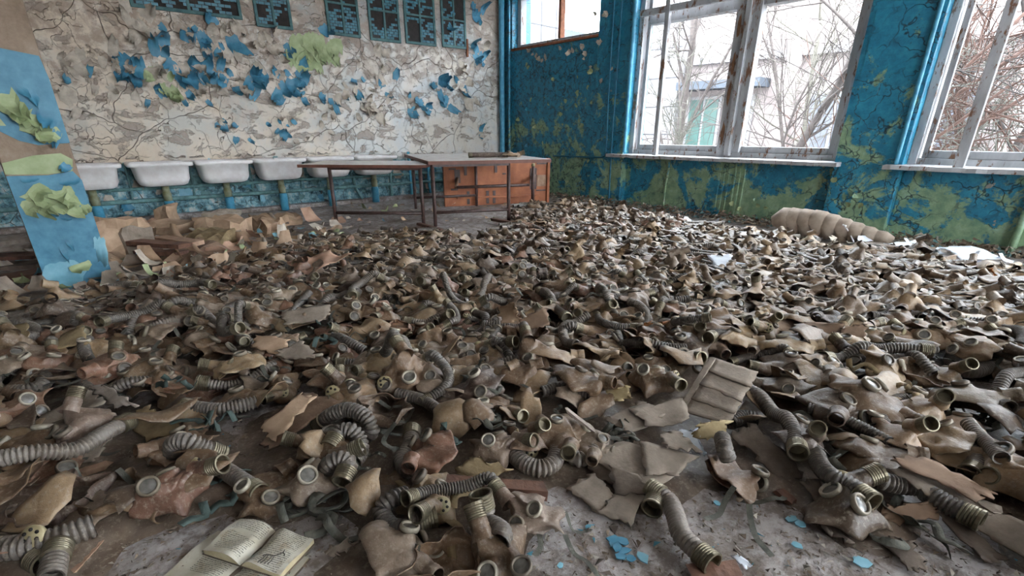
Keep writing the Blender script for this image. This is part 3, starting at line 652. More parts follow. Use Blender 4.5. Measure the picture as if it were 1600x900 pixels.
def grow(mb_, p, d, length, r, depth, rs, spread=.6, bend=.25):
    n = 5; pts = [np.array(p)]; d = np.array(d, float)
    for i in range(n):
        d = d + rs.normal(size=3) * bend * .35; d /= np.linalg.norm(d); pts.append(pts[-1] + d * length / n)
    if min(((q + GO - Q) @ NR) for q in pts) < .75: return        # branches stop short of the window wall
    rr = np.linspace(r, r * .6, n + 1)
    V, F = tube_vf(np.array(pts), rr, 6 if r > .02 else 4, False); mb_.add(V, F)
    if depth == 0: return
    for k in range(rs.randint(2, 5)):
        i = rs.randint(1, n + 1); nd_ = (pts[i] - pts[i - 1]); nd_ /= np.linalg.norm(nd_); nd_ = nd_ + rs.normal(size=3) * spread
        nd_ /= np.linalg.norm(nd_)
        grow(mb_, pts[i], nd_, length * rs.uniform(.5, .8), max(rr[i] * .6, .0055), depth - 1, rs, spread, bend)
def tree(p, d, h, r, depth, m, seed, label, n=1, spread=.6):
    global GO
    GO = np.array([p[0], p[1], -1.2]); rs = np.random.RandomState(seed); o = empty('bare_tree', Matrix.Translation((p[0], p[1], -1.2))); tag(o, label, 'tree', 'bare trees in the courtyard')
    t = MB(); dd = np.array(d, float); dd /= np.linalg.norm(dd)
    V, F = tube_vf(np.array([dd * h * q for q in np.linspace(0, 1, 6)]) + rs.normal(size=(6, 3)) * .03, np.linspace(r, r * .55, 6), 8, True); t.add(V, F); t.build('trunk', m, o)
    b_ = MB()
    for q in np.linspace(.25, 1, 9 * n):
        e = dd + rs.normal(size=3) * spread; e /= np.linalg.norm(e); grow(b_, dd * h * q, e, h * rs.uniform(.22, .45), r * .35, depth, rs, spread)
    bb = b_.build('branches', m, o); bb['kind'] = 'stuff'
def dirp(x, y, dist):
    d = FV + RT * (x - XO) / FPX - UV * (y - YO) / FPX; d = d / math.hypot(d[0], d[1]); return d * dist
TR = [(1060, 240, 11.5, (0, 0, 1), 4.6, .10, 3, 'bark', 'straight grey tree seen in the left light of the first window'),
      (1160, 240, 9.3, (.15, -.35, 1), 5.0, .07, 3, 'bark', 'grey leaning tree just right of the window mullion'),
      (1130, 250, 8.6, (.25, -.95, 1.0), 4.4, .038, 3, 'bark_red', 'red-brown sapling leaning far to the right across the window'),
      (1180, 250, 8.9, (.2, -.8, .75), 4.2, .034, 3, 'bark_red', 'thin red-brown sapling slanting low across the window'),
      (1075, 250, 9.6, (.0, .1, 1), 2.6, .028, 3, 'bark_pale', 'pale twiggy shrub behind the left casement'),
      (1500, 250, 9.0, (.2, -.25, 1), 4.6, .075, 3, 'bark', 'dark tree with a fork seen in the right window'),
      (1450, 240, 10.5, (.1, .2, 1), 4.4, .06, 3, 'bark_pale', 'pale tree at the left of the right window'),
      (1585, 250, 9.8, (.1, .3, 1), 4.4, .06, 3, 'bark_red', 'red-brown tree at the right edge of the picture'),
      (1205, 250, 8.7, (.2, -.7, 1.1), 4.2, .034, 3, 'bark_red', 'red-brown sapling in the middle of the right casement'),
      (1150, 250, 8.4, (.15, -.6, .6), 3.8, .03, 3, 'bark_red', 'lowest slanting red-brown sapling outside the first window'),
      (1280, 245, 10.5, (.1, .35, 1), 4.4, .04, 3, 'bark', 'grey sapling leaning left behind the right casement'),
      (1260, 245, 12, (.1, .1, 1), 4.6, .06, 3, 'bark_pale', 'pale tree further back in the first window')]
for i, (x, y, dist, d, h, r, dep, m, lb) in enumerate(TR):
    p = dirp(x, y, dist); tree(p, d, h, r, dep, M[m], 50 + i, lb)
for i in range(9):
    p = dirp(1440 + i * 26, 240, 9 + (i * 37 % 10) * .35)
    tree(p, (rnd.gauss(0, .25), rnd.gauss(0, .25), 1), 2.6, .02, 3, M[('bark_pale', 'bark', 'bark_red')[i % 3]], 80 + i, 'twiggy brush in the thicket outside the right window', spread=.9)

# ------------------------------------------------------------------ gas masks
def rotm(roll, pitch):
    cr, sr, cp, sp_ = math.cos(R(roll)), math.sin(R(roll)), math.cos(R(pitch)), math.sin(R(pitch))
    Ry = np.array([[cr, 0, sr], [0, 1, 0], [-sr, 0, cr]]); Rx = np.array([[1, 0, 0], [0, cp, -sp_], [0, sp_, cp]])
    return Ry @ Rx
KINDS = {'up': (8, 6, .72), 'up_low': (-10, 0, .5), 'side_l': (52, 8, .68), 'side_r': (-52, 8, .68), 'flat_l': (82, 5, .5), 'flat_r': (-80, -5, .5), 'chin': (12, -34, .75), 'down': (168, 8, .6), 'rim': (20, 50, .7), 'crush': (35, 20, .42)}
POSE = {'up': 'lying face up', 'up_low': 'squashed flat', 'side_l': 'tilted leftward', 'side_r': 'tilted rightward', 'flat_l': 'lying on left side', 'flat_r': 'lying on right side', 'chin': 'with raised chin', 'down': 'lying face down', 'rim': 'tipped forward', 'crush': 'crumpled flat'}
FA, FB, FC = .080, .108, .078
def base_pts(th, s):
    phi = s * 1.72
    x = FA * np.sin(phi) * np.cos(th); y = FB * np.sin(phi) * np.sin(th); z = FC * np.cos(phi)
    tab = np.zeros_like(th)
    for a_, w_ in ((90, .5), (32, .7), (148, .7), (-28, .6), (208, .6)):
        dd = np.abs((np.degrees(th) - a_ + 180) % 360 - 180); tab += w_ * np.exp(-(dd / 13.0) ** 2)
    k = 1 + smo((s - .55) / .45) * (.6 * tab - .10)
    x, y = x * k, y * k; z = z - smo((s - .6) / .4) * .012
    for sx in (-1, 1):
        d = np.hypot(x - sx * .043, y - .032); e = .017 * smo((.044 - d) / .018) * (z > 0)
        x = x + e * sx * .45; y = y + e * .15; z = z + e * .9
    d = np.hypot(x, y + .06); e = .04 * np.exp(-(d / .032) ** 2) * (z > -.01)
    y = y - e * .75; z = z + e * .5
    x = x * (1 - .10 * np.exp(-((y - .075) / .03) ** 2))
    return np.stack([x, y, z], -1)
def mask_shape(kind, seed):
    rs = np.random.RandomState(seed); roll, pitch, k = KINDS[kind]
    Rm = rotm(roll + rs.uniform(-10, 10), pitch + rs.uniform(-10, 10))
    amp = 1.6 if kind == 'crush' else 1.0
    ks = [[sines(rs, f) for _ in range(3)] for f in (26, 52, 110)]
    k = k * rs.uniform(.9, 1.1)
    foldk = sines(rs, 60, 3)
    def raw(P):
        D = np.zeros_like(P)
        for lev, a_ in zip(ks, (.014, .0085, .0034)):
            for c in range(3): D[:, c] += a_ * amp * snoise(P, lev[c])
        q = (P + D) @ Rm.T
        q[:, 2] *= k; q[:, :2] *= 1 + (1 - k) * .28
        q[:, 2] += .006 * snoise(q * np.array([1, 1, .2]), foldk)
        return q
    th, s = np.meshgrid(np.linspace(0, 2 * math.pi, 24, endpoint=False), np.linspace(.1, 1, 12))
    z0 = np.percentile(raw(base_pts(th.ravel(), s.ravel()))[:, 2], 6)
    def fn(P):
        q = raw(P); q[:, 2] -= z0; lo = q[:, 2] < .004
        q[lo, 2] = .004 + (q[lo, 2] - .004) * .12
        return q
    return fn
def mask_grid(fn, nt, ns, thick=.003):
    th = np.arange(nt) * 2 * math.pi / nt; ss = np.linspace(0, 1, ns + 1)[1:]
    TH, SS = np.meshgrid(th, ss); P = base_pts(TH.ravel(), SS.ravel()); c = base_pts(np.array([0.]), np.array([1e-4]))
    V = fn(np.vstack([c, P])); F = []
    for k in range(nt): F.append((0, 1 + k, 1 + (k + 1) % nt))
    for j in range(ns - 1):
        for k in range(nt):
            k2 = (k + 1) % nt; F.append((1 + j * nt + k, 1 + (j + 1) * nt + k, 1 + (j + 1) * nt + k2, 1 + j * nt + k2))
    if thick:
        me = bpy.data.meshes.new('t'); me.from_pydata(V.tolist(), [], F); me.update()
        N = np.zeros(len(V) * 3); me.vertices.foreach_get('normal', N); N = N.reshape(-1, 3); bpy.data.meshes.remove(me)
        n = len(V); V2 = V - N * thick; F2 = [tuple(i + n for i in f[::-1]) for f in F]
        o = 1 + (ns - 1) * nt
        rim = [(o + k, n + o + k, n + o + (k + 1) % nt, o + (k + 1) % nt) for k in range(nt)]
        V = np.vstack([V, V2]); F = F + F2 + rim
    return V, F
def orient(fn, p, n):
    """placement of a fitting at base point p with base normal n after the crumpling"""
    p = np.array(p, float); n = np.array(n, float); n /= np.linalg.norm(n)
    t1 = np.cross(n, [0, 1, 0.2]); t1 /= np.linalg.norm(t1); t2 = np.cross(n, t1); e = .02
    A = fn(np.array([p, p + t1 * e, p - t1 * e, p + t2 * e, p - t2 * e, p + n * e]))
    nn = np.cross(A[1] - A[2], A[3] - A[4]); nn /= np.linalg.norm(nn) + 1e-9
    if nn @ (A[5] - A[0]) < 0: nn = -nn
    q = Vector((0, 0, 1)).rotation_difference(Vector(nn)); return Matrix.Translation(Vector(A[0])) @ q.to_matrix().to_4x4(), nn
EYES = [(-.052, .037, .088), (.052, .037, .088)]; EYEN = [(-.42, .12, .9), (.42, .12, .9)]
CHIN = (0, -.10, .075); CHN = (0, -.78, .5)
def me_from(V, F, name, m, smooth=True):
    me = bpy.data.meshes.new(name); me.from_pydata([tuple(map(float, v)) for v in V], [], F); me.materials.append(m)
    if smooth: me.polygons.foreach_set('use_smooth', [True] * len(me.polygons))
    me.update(); return me
RING_ME = me_from(*lathe_vf([(.022, -.008), (.030, -.008), (.0315, .0), (.030, .007), (.026, .009), (.0225, .006), (.022, -.002), (.022, -.008)], 20), 'eyepiece', M['ring'])
lv, lf = lathe_vf([(.0228, .001), (.016, .003), (.006, .0038), (.0005, .004)], 16); LENS_ME = me_from(lv, lf, 'lens', M['lens'])
thr = [(.0245, 0)]
for i in range(5): thr += [(.0305, .002 + i * .007), (.0305, .006 + i * .007), (.0285, .0075 + i * .007)]
thr += [(.031, .038), (.0315, .046), (.027, .047), (.025, .044), (.024, .012), (.0005, .011)]
CONN_ME = me_from(*lathe_vf(thr, 18), 'connector', M['brass'], False)
NECK_ME = me_from(*lathe_vf([(.036, -.035), (.030, -.012), (.0275, 0), (.0300, .004), (.0275, .009), (.0300, .014), (.0275, .02), (.0285, .03), (.024, .031)], 16), 'chin_tube', M['rubber'])
VALVE_ME = me_from(*lathe_vf([(.022, 0), (.027, .002), (.028, .014), (.026, .017), (.0005, .018)], 18), 'valve_cap', M['cream'])
hv = MB()
for i in range(6): hv.lathe([(.0048, .0175), (.0048, .0192), (.0004, .0192)], 8, Matrix.Translation((.0165 * math.cos(i * 1.047), .0165 * math.sin(i * 1.047), 0)))
HOLES_ME = me_from(hv.v, hv.f, 'vent_hole', M['black'])
def child(name, me, parent, Mx=None, color=None):
    o = bpy.data.objects.new(name, me); COL.objects.link(o); o.parent = parent
    if Mx is not None: o.matrix_local = Mx
    if color: o.color = (*color, 1)
    return o
def hose_vf(pts, r=.024, pitch=.0105, n=12, amp=.21):
    C0 = catmull(pts, .01); seg = np.r_[0, np.cumsum(np.linalg.norm(np.diff(C0, axis=0), axis=1))]; Lh = seg[-1]
    m = max(6, int(Lh / (pitch * 1.15))); ts = []; rr = []
    for i in range(m):
        for f_, q in ((.0, 1 - amp), (.28, 1 + amp * .25), (.62, 1 + amp * .25), (.86, 1 - amp)):
            ts.append((i + f_) / m * Lh); rr.append(r * q)
    ts.append(Lh); rr.append(r)
    P = np.stack([np.interp(ts, seg, C0[:, c]) for c in range(3)], 1)
    return (*tube_vf(P, np.array(rr), n, False), P)
def z_align(p, d):
    return Matrix.Translation(Vector(p)) @ Vector((0, 0, 1)).rotation_difference(Vector(d)).to_matrix().to_4x4()
def hose_obj(pts, name='hose', parent=None, color=(.13, .115, .10), r=.024, ends=(True, True), pitch=.0105):
    V, F, P = hose_vf(pts, r, pitch); me = me_from(V, F, name, M['rubber'])
    o = bpy.data.objects.new(name, me); COL.objects.link(o); o.parent = parent; o.color = (*color, 1)
    for e, (a_, b_) in zip(ends, ((0, 1), (-1, -2))):
        if e:
            d = P[a_] - P[b_ * 2 if b_ == 1 else -4]; child('end_fitting', CONN_ME, o, z_align(P[a_] - d / np.linalg.norm(d) * .01, d))
    return o
COLS = {'tan': (.315, .222, .135), 'dull brown': (.185, .12, .072), 'reddish brown': (.215, .118, .076), 'taupe': (.235, .178, .132), 'dark brown': (.105, .072, .05), 'pale tan': (.43, .335, .24)}
def mask_proto(kind, seed, hose=False, valve=False, strap=False):
    rs = np.random.RandomState(seed + 77); fn = mask_shape(kind, seed); o = empty('gas_mask')
    V, F = mask_grid(fn, 44, 17); child('face_piece', me_from(V, F, 'face_piece', M['rubber']), o)
    for p, n in zip(EYES, EYEN):
        Mx, nn = orient(fn, p, n); e = child('eyepiece', RING_ME, o, Mx); child('lens', LENS_ME, e)
    Mx, nn = orient(fn, CHIN, CHN)
    d = np.array(CHN); d = (fn(np.array([np.array(CHIN) + d * .04])) - fn(np.array([CHIN])))[0]; d /= np.linalg.norm(d)
    p0 = fn(np.array([CHIN]))[0]; p0[2] = max(p0[2], .028); d[2] = min(max(d[2], -.08), .34); d /= np.linalg.norm(d)
    Mz = z_align(p0, d); child('chin_tube', NECK_ME, o, Mz)
    if hose or seed % 3 == 0: child('connector', CONN_ME, o, z_align(p0 + d * .024, d))
    if hose:
        p = p0 + d * .05; pts = [p, p + d * .05]; hd = math.atan2(d[1], d[0]) + rs.uniform(-.5, .5); turn = rs.uniform(-1.1, 1.1)
        q = pts[-1].copy(); q[2] = max(q[2], .03)
        for i in range(4):
            hd += turn * .6; q = q + np.array([math.cos(hd), math.sin(hd), 0]) * .075; q[2] = max(.028, q[2] * .5); pts.append(q.copy())
        hose_obj(pts, 'hose', o, ends=(False, True))
    if valve:
        sgn = rs.choice((-1, 1)); Mv, nv = orient(fn, (sgn * .05, -.06, .06), (sgn * .8, -.4, .4)); v_ = child('valve_cap', VALVE_ME, o, Mv); child('vent_holes', HOLES_ME, v_)
    if strap:
        for k in range(3):
            sm = MB()
            a_ = R((90, 32, 148)[k]); st = fn(base_pts(np.array([a_]), np.array([.99])))[0]; dv = np.array([math.cos(a_), math.sin(a_)]); P = [st]
            for i in range(4): P.append(P[-1] + np.r_[dv * .035 + rs.normal(size=2) * .018, 0]); P[-1][2] = max(.006, .03 * rs.rand())
            C0 = catmull(P, .012); t = np.gradient(C0, axis=0); t /= np.linalg.norm(t, axis=1)[:, None]; w_ = np.cross(t, [0, 0, 1.0]); w_ = w_ / (np.linalg.norm(w_, axis=1)[:, None] + 1e-6) * .009
            n = len(C0); sm.add(np.vstack([C0 - w_, C0 + w_, C0 - w_ + [0, 0, .002], C0 + w_ + [0, 0, .002]]), [(i, i + 1, n + i + 1, n + i) for i in range(n - 1)] + [(2 * n + i, 3 * n + i, 3 * n + i + 1, 2 * n + i + 1) for i in range(n - 1)])
            sm.build('strap', M['strap'], o)
    o['kind_key'] = kind
    return o
PROTO = {}
for i, k in enumerate(KINDS):
    for j in range(2):
        PROTO[(k, j)] = mask_proto(k, i * 7 + j * 100 + 3, hose=(j == 1 and i % 2 == 0), valve=(i * 3 + j * 2) % 7 == 0, strap=(i + j) % 2 == 1)
USED = set()
def put_mask(kind, j, loc, yaw, scale, colname, label, group=None, tilt=(0, 0)):
    p = PROTO[(kind, j)]
    if (kind, j) in USED: o = copy_tree(p)
    else: o = p; USED.add((kind, j))
    if 'kind_key' in o: del o['kind_key']
    o.matrix_world = Matrix.Translation(Vector(loc)) @ Matrix.Rotation(yaw, 4, 'Z') @ Matrix.Rotation(tilt[0], 4, 'X') @ Matrix.Rotation(tilt[1], 4, 'Y') @ Matrix.Scale(scale, 4)
    c = COLS[colname]; q = rnd.uniform(.8, 1.22); c = (c[0] * q, c[1] * q * rnd.uniform(.96, 1.03), c[2] * q * rnd.uniform(.94, 1.06))
    for ch in o.children:
        nm = ch.name.split('.')[0]
        if nm in ('face_piece', 'chin_tube'): ch.color = (*c, 1)
        elif nm == 'eyepiece': ch.color = (*rnd.choice(((.2, .165, .12), (.26, .22, .165), (.15, .12, .09), (.42, .37, .29), (.22, .18, .13))), 1)
        elif nm == 'hose': w_ = rnd.uniform(.7, 1.5); ch.color = (.13 * w_, .115 * w_, .1 * w_, 1)
    tag(o, label, 'gas mask', group or 'gas masks strewn over the floor'); return o
def yaw_from(px, py, tx, ty, z=.05):
    a_, b_ = fl(px, py, z), fl(tx, ty, z); v = b_ - a_; return math.atan2(v[1], v[0]) + math.pi / 2

HAND = []   # (px, py, tipx, tipy, kind, variant, scale, colour, z, label)
def hm(*a): HAND.append(a)
hm(495, 750, 540, 735, 'up', 0, 1.1, 'taupe', 0, 'dusty taupe gas mask with one upturned eyepiece behind the book')
hm(512, 700, 470, 705, 'side_r', 0, .95, 'dull brown', .03, 'brown gas mask inside the loop of a black hose')
hm(685, 707, 675, 728, 'side_r', 1, .95, 'reddish brown', .02, 'orange-brown gas mask at the end of the U-shaped hose')
hm(672, 775, 655, 812, 'up', 0, 1.0, 'tan', 0, 'tan gas mask lying face up with torn straps near bottom centre')
hm(606, 872, 625, 895, 'flat_l', 0, 1.0, 'taupe', 0, 'grey-brown flattened gas mask at the bottom edge')
hm(706, 880, 760, 860, 'down', 0, 1.0, 'dull brown', 0, 'gas mask with its round opening turned up at the bottom edge')
hm(780, 872, 772, 835, 'chin', 0, 1.0, 'dull brown', .0, 'brown gas mask joined to a hose right at bottom centre')
hm(778, 697, 815, 704, 'up', 1, .9, 'taupe', .02, 'taupe gas mask behind the splintered plank')
hm(265, 768, 335, 757, 'up', 0, 1.1, 'reddish brown', .02, 'copper-brown gas mask with a bold eyepiece left of the book')
hm(195, 778, 225, 800, 'down', 1, 1.1, 'dull brown', .0, 'tan-brown gas mask with its mouth open, beside the copper one')
hm(80, 795, 40, 810, 'down', 0, 1.15, 'dark brown', .0, 'dark gas mask lying open above the ribbed hose at lower left')
hm(268, 694, 230, 712, 'up_low', 0, .95, 'dull brown', .02, 'brown gas mask with coiled hose on top, left side')
hm(40, 700, 20, 740, 'up_low', 1, 1.1, 'dull brown', .03, 'brown gas mask with large eyepiece at the left edge')
hm(55, 727, 22, 745, 'crush', 0, 1.05, 'reddish brown', .02, 'coppery crumpled gas mask by the left edge')
hm(128, 672, 150, 660, 'chin', 1, 1.0, 'taupe', .04, 'gas mask whose round hose socket faces the room, left')
hm(415, 762, 440, 742, 'up_low', 1, .95, 'dull brown', 0, 'gas mask with pale eyepiece left of the taupe one')
hm(1137, 742, 1100, 710, 'flat_r', 0, 1.05, 'dull brown', 0, 'brown gas mask spread flat beside the torn cardboard')
hm(1320, 795, 1352, 778, 'up', 0, 1.15, 'dark brown', 0, 'big dark gas mask at lower right with hose at its chin')
hm(1252, 692, 1230, 712, 'chin', 0, .95, 'dark brown', .03, 'dark gas mask with raised eyepiece above the lower right heap')
hm(1362, 714, 1395, 726, 'side_l', 0, 1.0, 'dull brown', .03, 'brown gas mask with grey lens in the lower right heap')
hm(1395, 686, 1405, 700, 'chin', 1, .95, 'tan', .04, 'gas mask with a brass socket facing the room at right')
hm(1495, 672, 1530, 696, 'up_low', 1, 1.05, 'pale tan', .02, 'pale gas mask with two big eyepieces near the right edge')
hm(1482, 697, 1440, 706, 'side_r', 1, 1.0, 'tan', .02, 'tan gas mask with tilted eyepiece left of the perforated valve')
hm(1540, 712, 1528, 735, 'crush', 1, 1.0, 'taupe', .02, 'taupe gas mask with dark hose socket near the right edge')
hm(1585, 745, 1598, 770, 'up', 1, 1.2, 'tan', .03, 'tan gas mask cut off by the right edge')
hm(1440, 645, 1420, 665, 'chin', 1, 1.0, 'tan', .04, 'tan gas mask with wide cup beneath two hoses')
hm(1340, 628, 1380, 640, 'rim', 0, 1.25, 'dull brown', .06, 'large brown gas mask standing with flared opening at right')
hm(1300, 640, 1260, 660, 'side_l', 1, 1.1, 'dark brown', .05, 'dark gas mask left of the flared brown one')
hm(1470, 592, 1490, 615, 'chin', 0, .95, 'tan', .02, 'tan gas mask beside the bare floor patch')
hm(1540, 545, 1500, 560, 'side_l', 0, 1.05, 'pale tan', .03, 'pale dusty gas mask above the grey curved hose at right')
hm(1570, 575, 1600, 590, 'up', 0, 1.0, 'taupe', .01, 'grey gas mask with white rimmed eyepiece at the right edge')
hm(926, 697, 905, 715, 'side_l', 1, .85, 'taupe', .0, 'small gas mask with lens behind the torn cardboard')
hm(870, 672, 872, 690, 'crush', 0, .95, 'dull brown', .03, 'crumpled gas mask holding the upper end of the U hose')
hm(820, 690, 830, 706, 'chin', 1, .85, 'dull brown', .02, 'gas mask with a perforated valve at the U hose end')
hm(600, 566, 580, 585, 'side_r', 0, 1.0, 'tan', .06, 'tan gas mask with large clear lens left of centre')
hm(905, 598, 925, 610, 'side_l', 0, 1.0, 'dull brown', .06, 'brown gas mask with round lens looking right, centre')
hm(860, 562, 895, 565, 'flat_l', 1, 1.05, 'tan', .06, 'tan gas mask with flared rim just right of centre')
hm(790, 440, 800, 465, 'chin', 0, 1.0, 'tan', .06, 'peaked tan gas mask standing up in front of the tables')
hm(925, 482, 900, 495, 'side_r', 1, 1.0, 'tan', .06, 'tan gas mask with greenish lens in the middle distance')
hm(50, 560, 80, 575, 'flat_l', 1, 1.05, 'taupe', .05, 'flat gas mask with white ringed eyepiece at far left')
hm(175, 572, 150, 580, 'side_l', 0, 1.0, 'reddish brown', .06, 'reddish gas mask with milky lens at left')
hm(375, 575, 345, 580, 'side_r', 0, 1.0, 'tan', .06, 'tan gas mask with milky round lens left of the brown board')
hm(1195, 512, 1165, 520, 'up', 1, 1.0, 'tan', .08, 'tan gas mask with yellow ringed eyepiece right of centre')
hm(1285, 575, 1262, 590, 'side_l', 1, .95, 'taupe', .06, 'gas mask with pale eyepiece below the red batten')
HK = {}
for i, (px, py, tx, ty, kind, j, sc, cn, z, lb) in enumerate(HAND):
    if kind in ('up', 'side_l', 'flat_l', 'chin', 'crush'): j = 0      # these masks have their hoses traced below
    P = fl(px, py, z + .04)
    HK[i] = put_mask(kind, j, (P[0], P[1], z + .01), yaw_from(px, py, tx, ty), sc * .84, cn, lb)

# hoses traced along the floor: pixel path, heights, label, colour factor
HPTS = []
def hose_px(path, label, z=.03, r=.026, cf=1.0, ends=(True, True), zs=None, pitch=.0105):
    pts = []
    for i, (x, y) in enumerate(path):
        h = (zs[i] if zs else z) + .012; pts.append(fl(x, y, h)); HPTS.append(pts[-1])
    for q in catmull(pts, .06): HPTS.append(q)
    o = hose_obj(pts, 'breathing_hose', None, (.15 * cf, .13 * cf, .112 * cf), r, ends, pitch); tag(o, label, 'hose', 'loose breathing hoses'); return o
hose_px([(4, 857), (30, 855), (60, 850), (95, 840), (130, 827), (148, 820)], 'thick ribbed hose in the lower left corner', .045, .03, 1.0, (True, False), pitch=.013)
hose_px([(88, 868), (84, 884), (80, 905)], 'short hose with brass end at the bottom left corner', .04, .026, 1.2, (True, False))
hose_px([(246, 724), (250, 708), (270, 706), (272, 693), (295, 690), (318, 700), (332, 705)], 'coiled hose lying over a gas mask at left', .03, .027, 1.0, (False, True), [.03, .03, .05, .09, .1, .07, .05])
hose_px([(312, 716), (340, 728), (372, 748), (396, 764)], 'straight grey hose slanting towards the book', .03, .026, 1.3, (False, True))
hose_px([(505, 658), (520, 647), (545, 640), (572, 652), (582, 672), (570, 682)], 'black hose arched over the gas mask left of centre', .05, .026, .8, (True, False), [.05, .09, .11, .1, .06, .03])
hose_px([(523, 686), (532, 674), (550, 674), (562, 690), (562, 708), (552, 722)], 'dark looped hose with an open socket left of centre', .05, .026, .75, (True, False), [.09, .1, .1, .07, .05, .05])
hose_px([(508, 738), (516, 724), (532, 718), (545, 724), (541, 737)], 'short ribbed hose feeding the taupe gas mask', .07, .026, .9, (False, True), [.05, .09, .1, .09, .08])
hose_px([(643, 680), (640, 700), (628, 718), (636, 733), (655, 734), (668, 724), (672, 716)], 'U-shaped grey hose with brass top end', .032, .026, 1.3, (True, True))
hose_px([(636, 772), (612, 780), (596, 798), (610, 822), (632, 826)], 'black hose curving behind the torn tan gas mask', .035, .024, .7, (False, False), [.05, .06, .04, .03, .05])
hose_px([(642, 815), (652, 813), (660, 811)], 'short brass ended hose beneath the torn tan gas mask', .045, .024, 1.0, (False, True))
hose_px([(755, 790), (758, 808), (750, 824), (740, 838)], 'brass topped hose at bottom centre', .05, .026, 1.0, (True, False), [.1, .07, .05, .03])
hose_px([(752, 822), (768, 822), (784, 834), (780, 846)], 'ribbed hose joined to the bottom centre gas mask', .06, .027, 1.0, (False, False), [.04, .07, .09, .09])
hose_px([(804, 712), (822, 726), (845, 732), (864, 724), (871, 706), (872, 690)], 'smooth U-shaped hose just behind the splintered plank', .03, .027, 1.35, (False, True))
hose_px([(896, 684), (892, 704), (902, 718), (920, 712), (928, 702)], 'small curved hose left of the torn cardboard', .03, .024, 1.2, (False, False))
hose_px([(1030, 772), (1046, 784), (1056, 808), (1064, 834), (1080, 852), (1096, 866)], 'lone pale hose with brass end on bare floor', .028, .025, 1.6, (True, True))
hose_px([(1128, 684), (1132, 700), (1138, 718)], 'short upright hose above the flat brown gas mask', .06, .024, .9, (False, False), [.08, .1, .07])
hose_px([(1274, 706), (1282, 728), (1300, 746), (1324, 757), (1346, 772)], 'dark hose running to the big dark gas mask', .07, .026, .7, (False, True), [.06, .07, .08, .08, .08])
hose_px([(1367, 728), (1374, 748), (1400, 757), (1436, 761), (1462, 778), (1490, 793), (1508, 802)], 'long dark wavy hose with brass end at lower right', .06, .027, .8, (False, True), [.06, .06, .05, .05, .05, .05, .05])
hose_px([(1262, 637), (1300, 648), (1338, 664), (1372, 682), (1390, 692)], 'thin dark hose crossing the right hand heap', .09, .019, .6, (False, False), pitch=.009)
hose_px([(1340, 630), (1365, 635), (1378, 652), (1372, 672)], 'dark hose hanging from the flared brown gas mask', .08, .024, .7, (False, False))
hose_px([(1382, 622), (1400, 612), (1425, 612), (1432, 625)], 'dark arched hose under the green rag at right', .08, .024, .8, (False, False))
hose_px([(1382, 645), (1402, 627), (1424, 628), (1445, 636), (1468, 640)], 'tan arched hose leading to a white rim at right', .08, .026, 1.3, (False, False))
hose_px([(1508, 698), (1522, 712), (1526, 726), (1520, 734)], 'smooth grey hose ending in a dark socket near right edge', .05, .03, 1.2, (False, True))
hose_px([(1490, 553), (1488, 566), (1500, 578), (1525, 580), (1548, 572)], 'pale grey curved hose on the bare patch at right', .035, .03, 1.6, (False, False))
hose_px([(1395, 570), (1412, 563), (1435, 566), (1448, 576)], 'tan hose above the short red batten', .06, .024, 1.3, (False, False))
hose_px([(300, 636), (340, 640), (372, 635), (402, 628)], 'straight black ribbed hose left of the brown board', .06, .024, .9, (True, False))
hose_px([(70, 588), (66, 602), (45, 610), (15, 612)], 'black ribbed hose bending at the left edge', .06, .026, 1.0, (False, False))
hose_px([(182, 490), (210, 482), (232, 488)], 'arched ribbed hose in front of the blue column', .08, .024, 1.1, (False, False), [.06, .1, .06])
hose_px([(846, 612), (880, 606), (925, 616)], 'long black ribbed hose right of centre', .07, .022, .8, (False, False))
hose_px([(620, 615), (660, 625), (690, 645)], 'dark hose lying in the middle of the heap', .07, .022, .9, (False, False))
hose_px([(1185, 655), (1160, 652), (1140, 660)], 'black hose end beneath the ribbed cardboard', .05, .026, .5, (False, False))

# ------------------------------------------------------------------ where the heap lies
def inpoly(x, y, poly):
    c = False; n = len(poly)
    for i in range(n):
        x1, y1 = poly[i]; x2, y2 = poly[(i + 1) % n]
        if (y1 > y) != (y2 > y) and x < (x2 - x1) * (y - y1) / (y2 - y1 + 1e-12) + x1: c = not c
    return c
def floor_poly(p): return [tuple(fl(*q)[:2]) for q in p]
PILE = floor_poly([(-450, 600), (-60, 512), (90, 492), (230, 470), (330, 440), (430, 408), (520, 378), (640, 370), (700, 380), (790, 370), (815, 352), (800, 340), (830, 326), (900, 326), (1050, 350), (1190, 380), (1300, 400), (1420, 405), (1500, 422), (1650, 455), (1900, 500), (2300, 640), (2300, 930), (-450, 930)])
BARE = [floor_poly(p) for p in ([(858, 785), (900, 745), (1000, 815), (1090, 770), (1190, 770), (1262, 775), (1290, 830), (1400, 860), (1440, 930), (800, 930), (825, 860)],
        [(160, 840), (330, 790), (400, 800), (470, 815), (560, 800), (575, 850), (500, 880), (490, 930), (130, 930)],
        [(1462, 562), (1500, 585), (1548, 585), (1620, 580), (1620, 625), (1500, 625), (1470, 600)],
        [(320, 640), (400, 655), (405, 705), (380, 740), (340, 720), (330, 680)], [(700, 750), (860, 750), (870, 785), (790, 785), (690, 780)],
        [(100, 735), (220, 715), (240, 740), (170, 760), (90, 775)], [(1410, 760), (1600, 780), (1620, 930), (1420, 930)])]
def in_pile(x, y): return inpoly(x, y, PILE) and not any(inpoly(x, y, b) for b in BARE)
hk = [sines(np.random.RandomState(3), f, 6) for f in (2.2, 5.0, 11.0)]
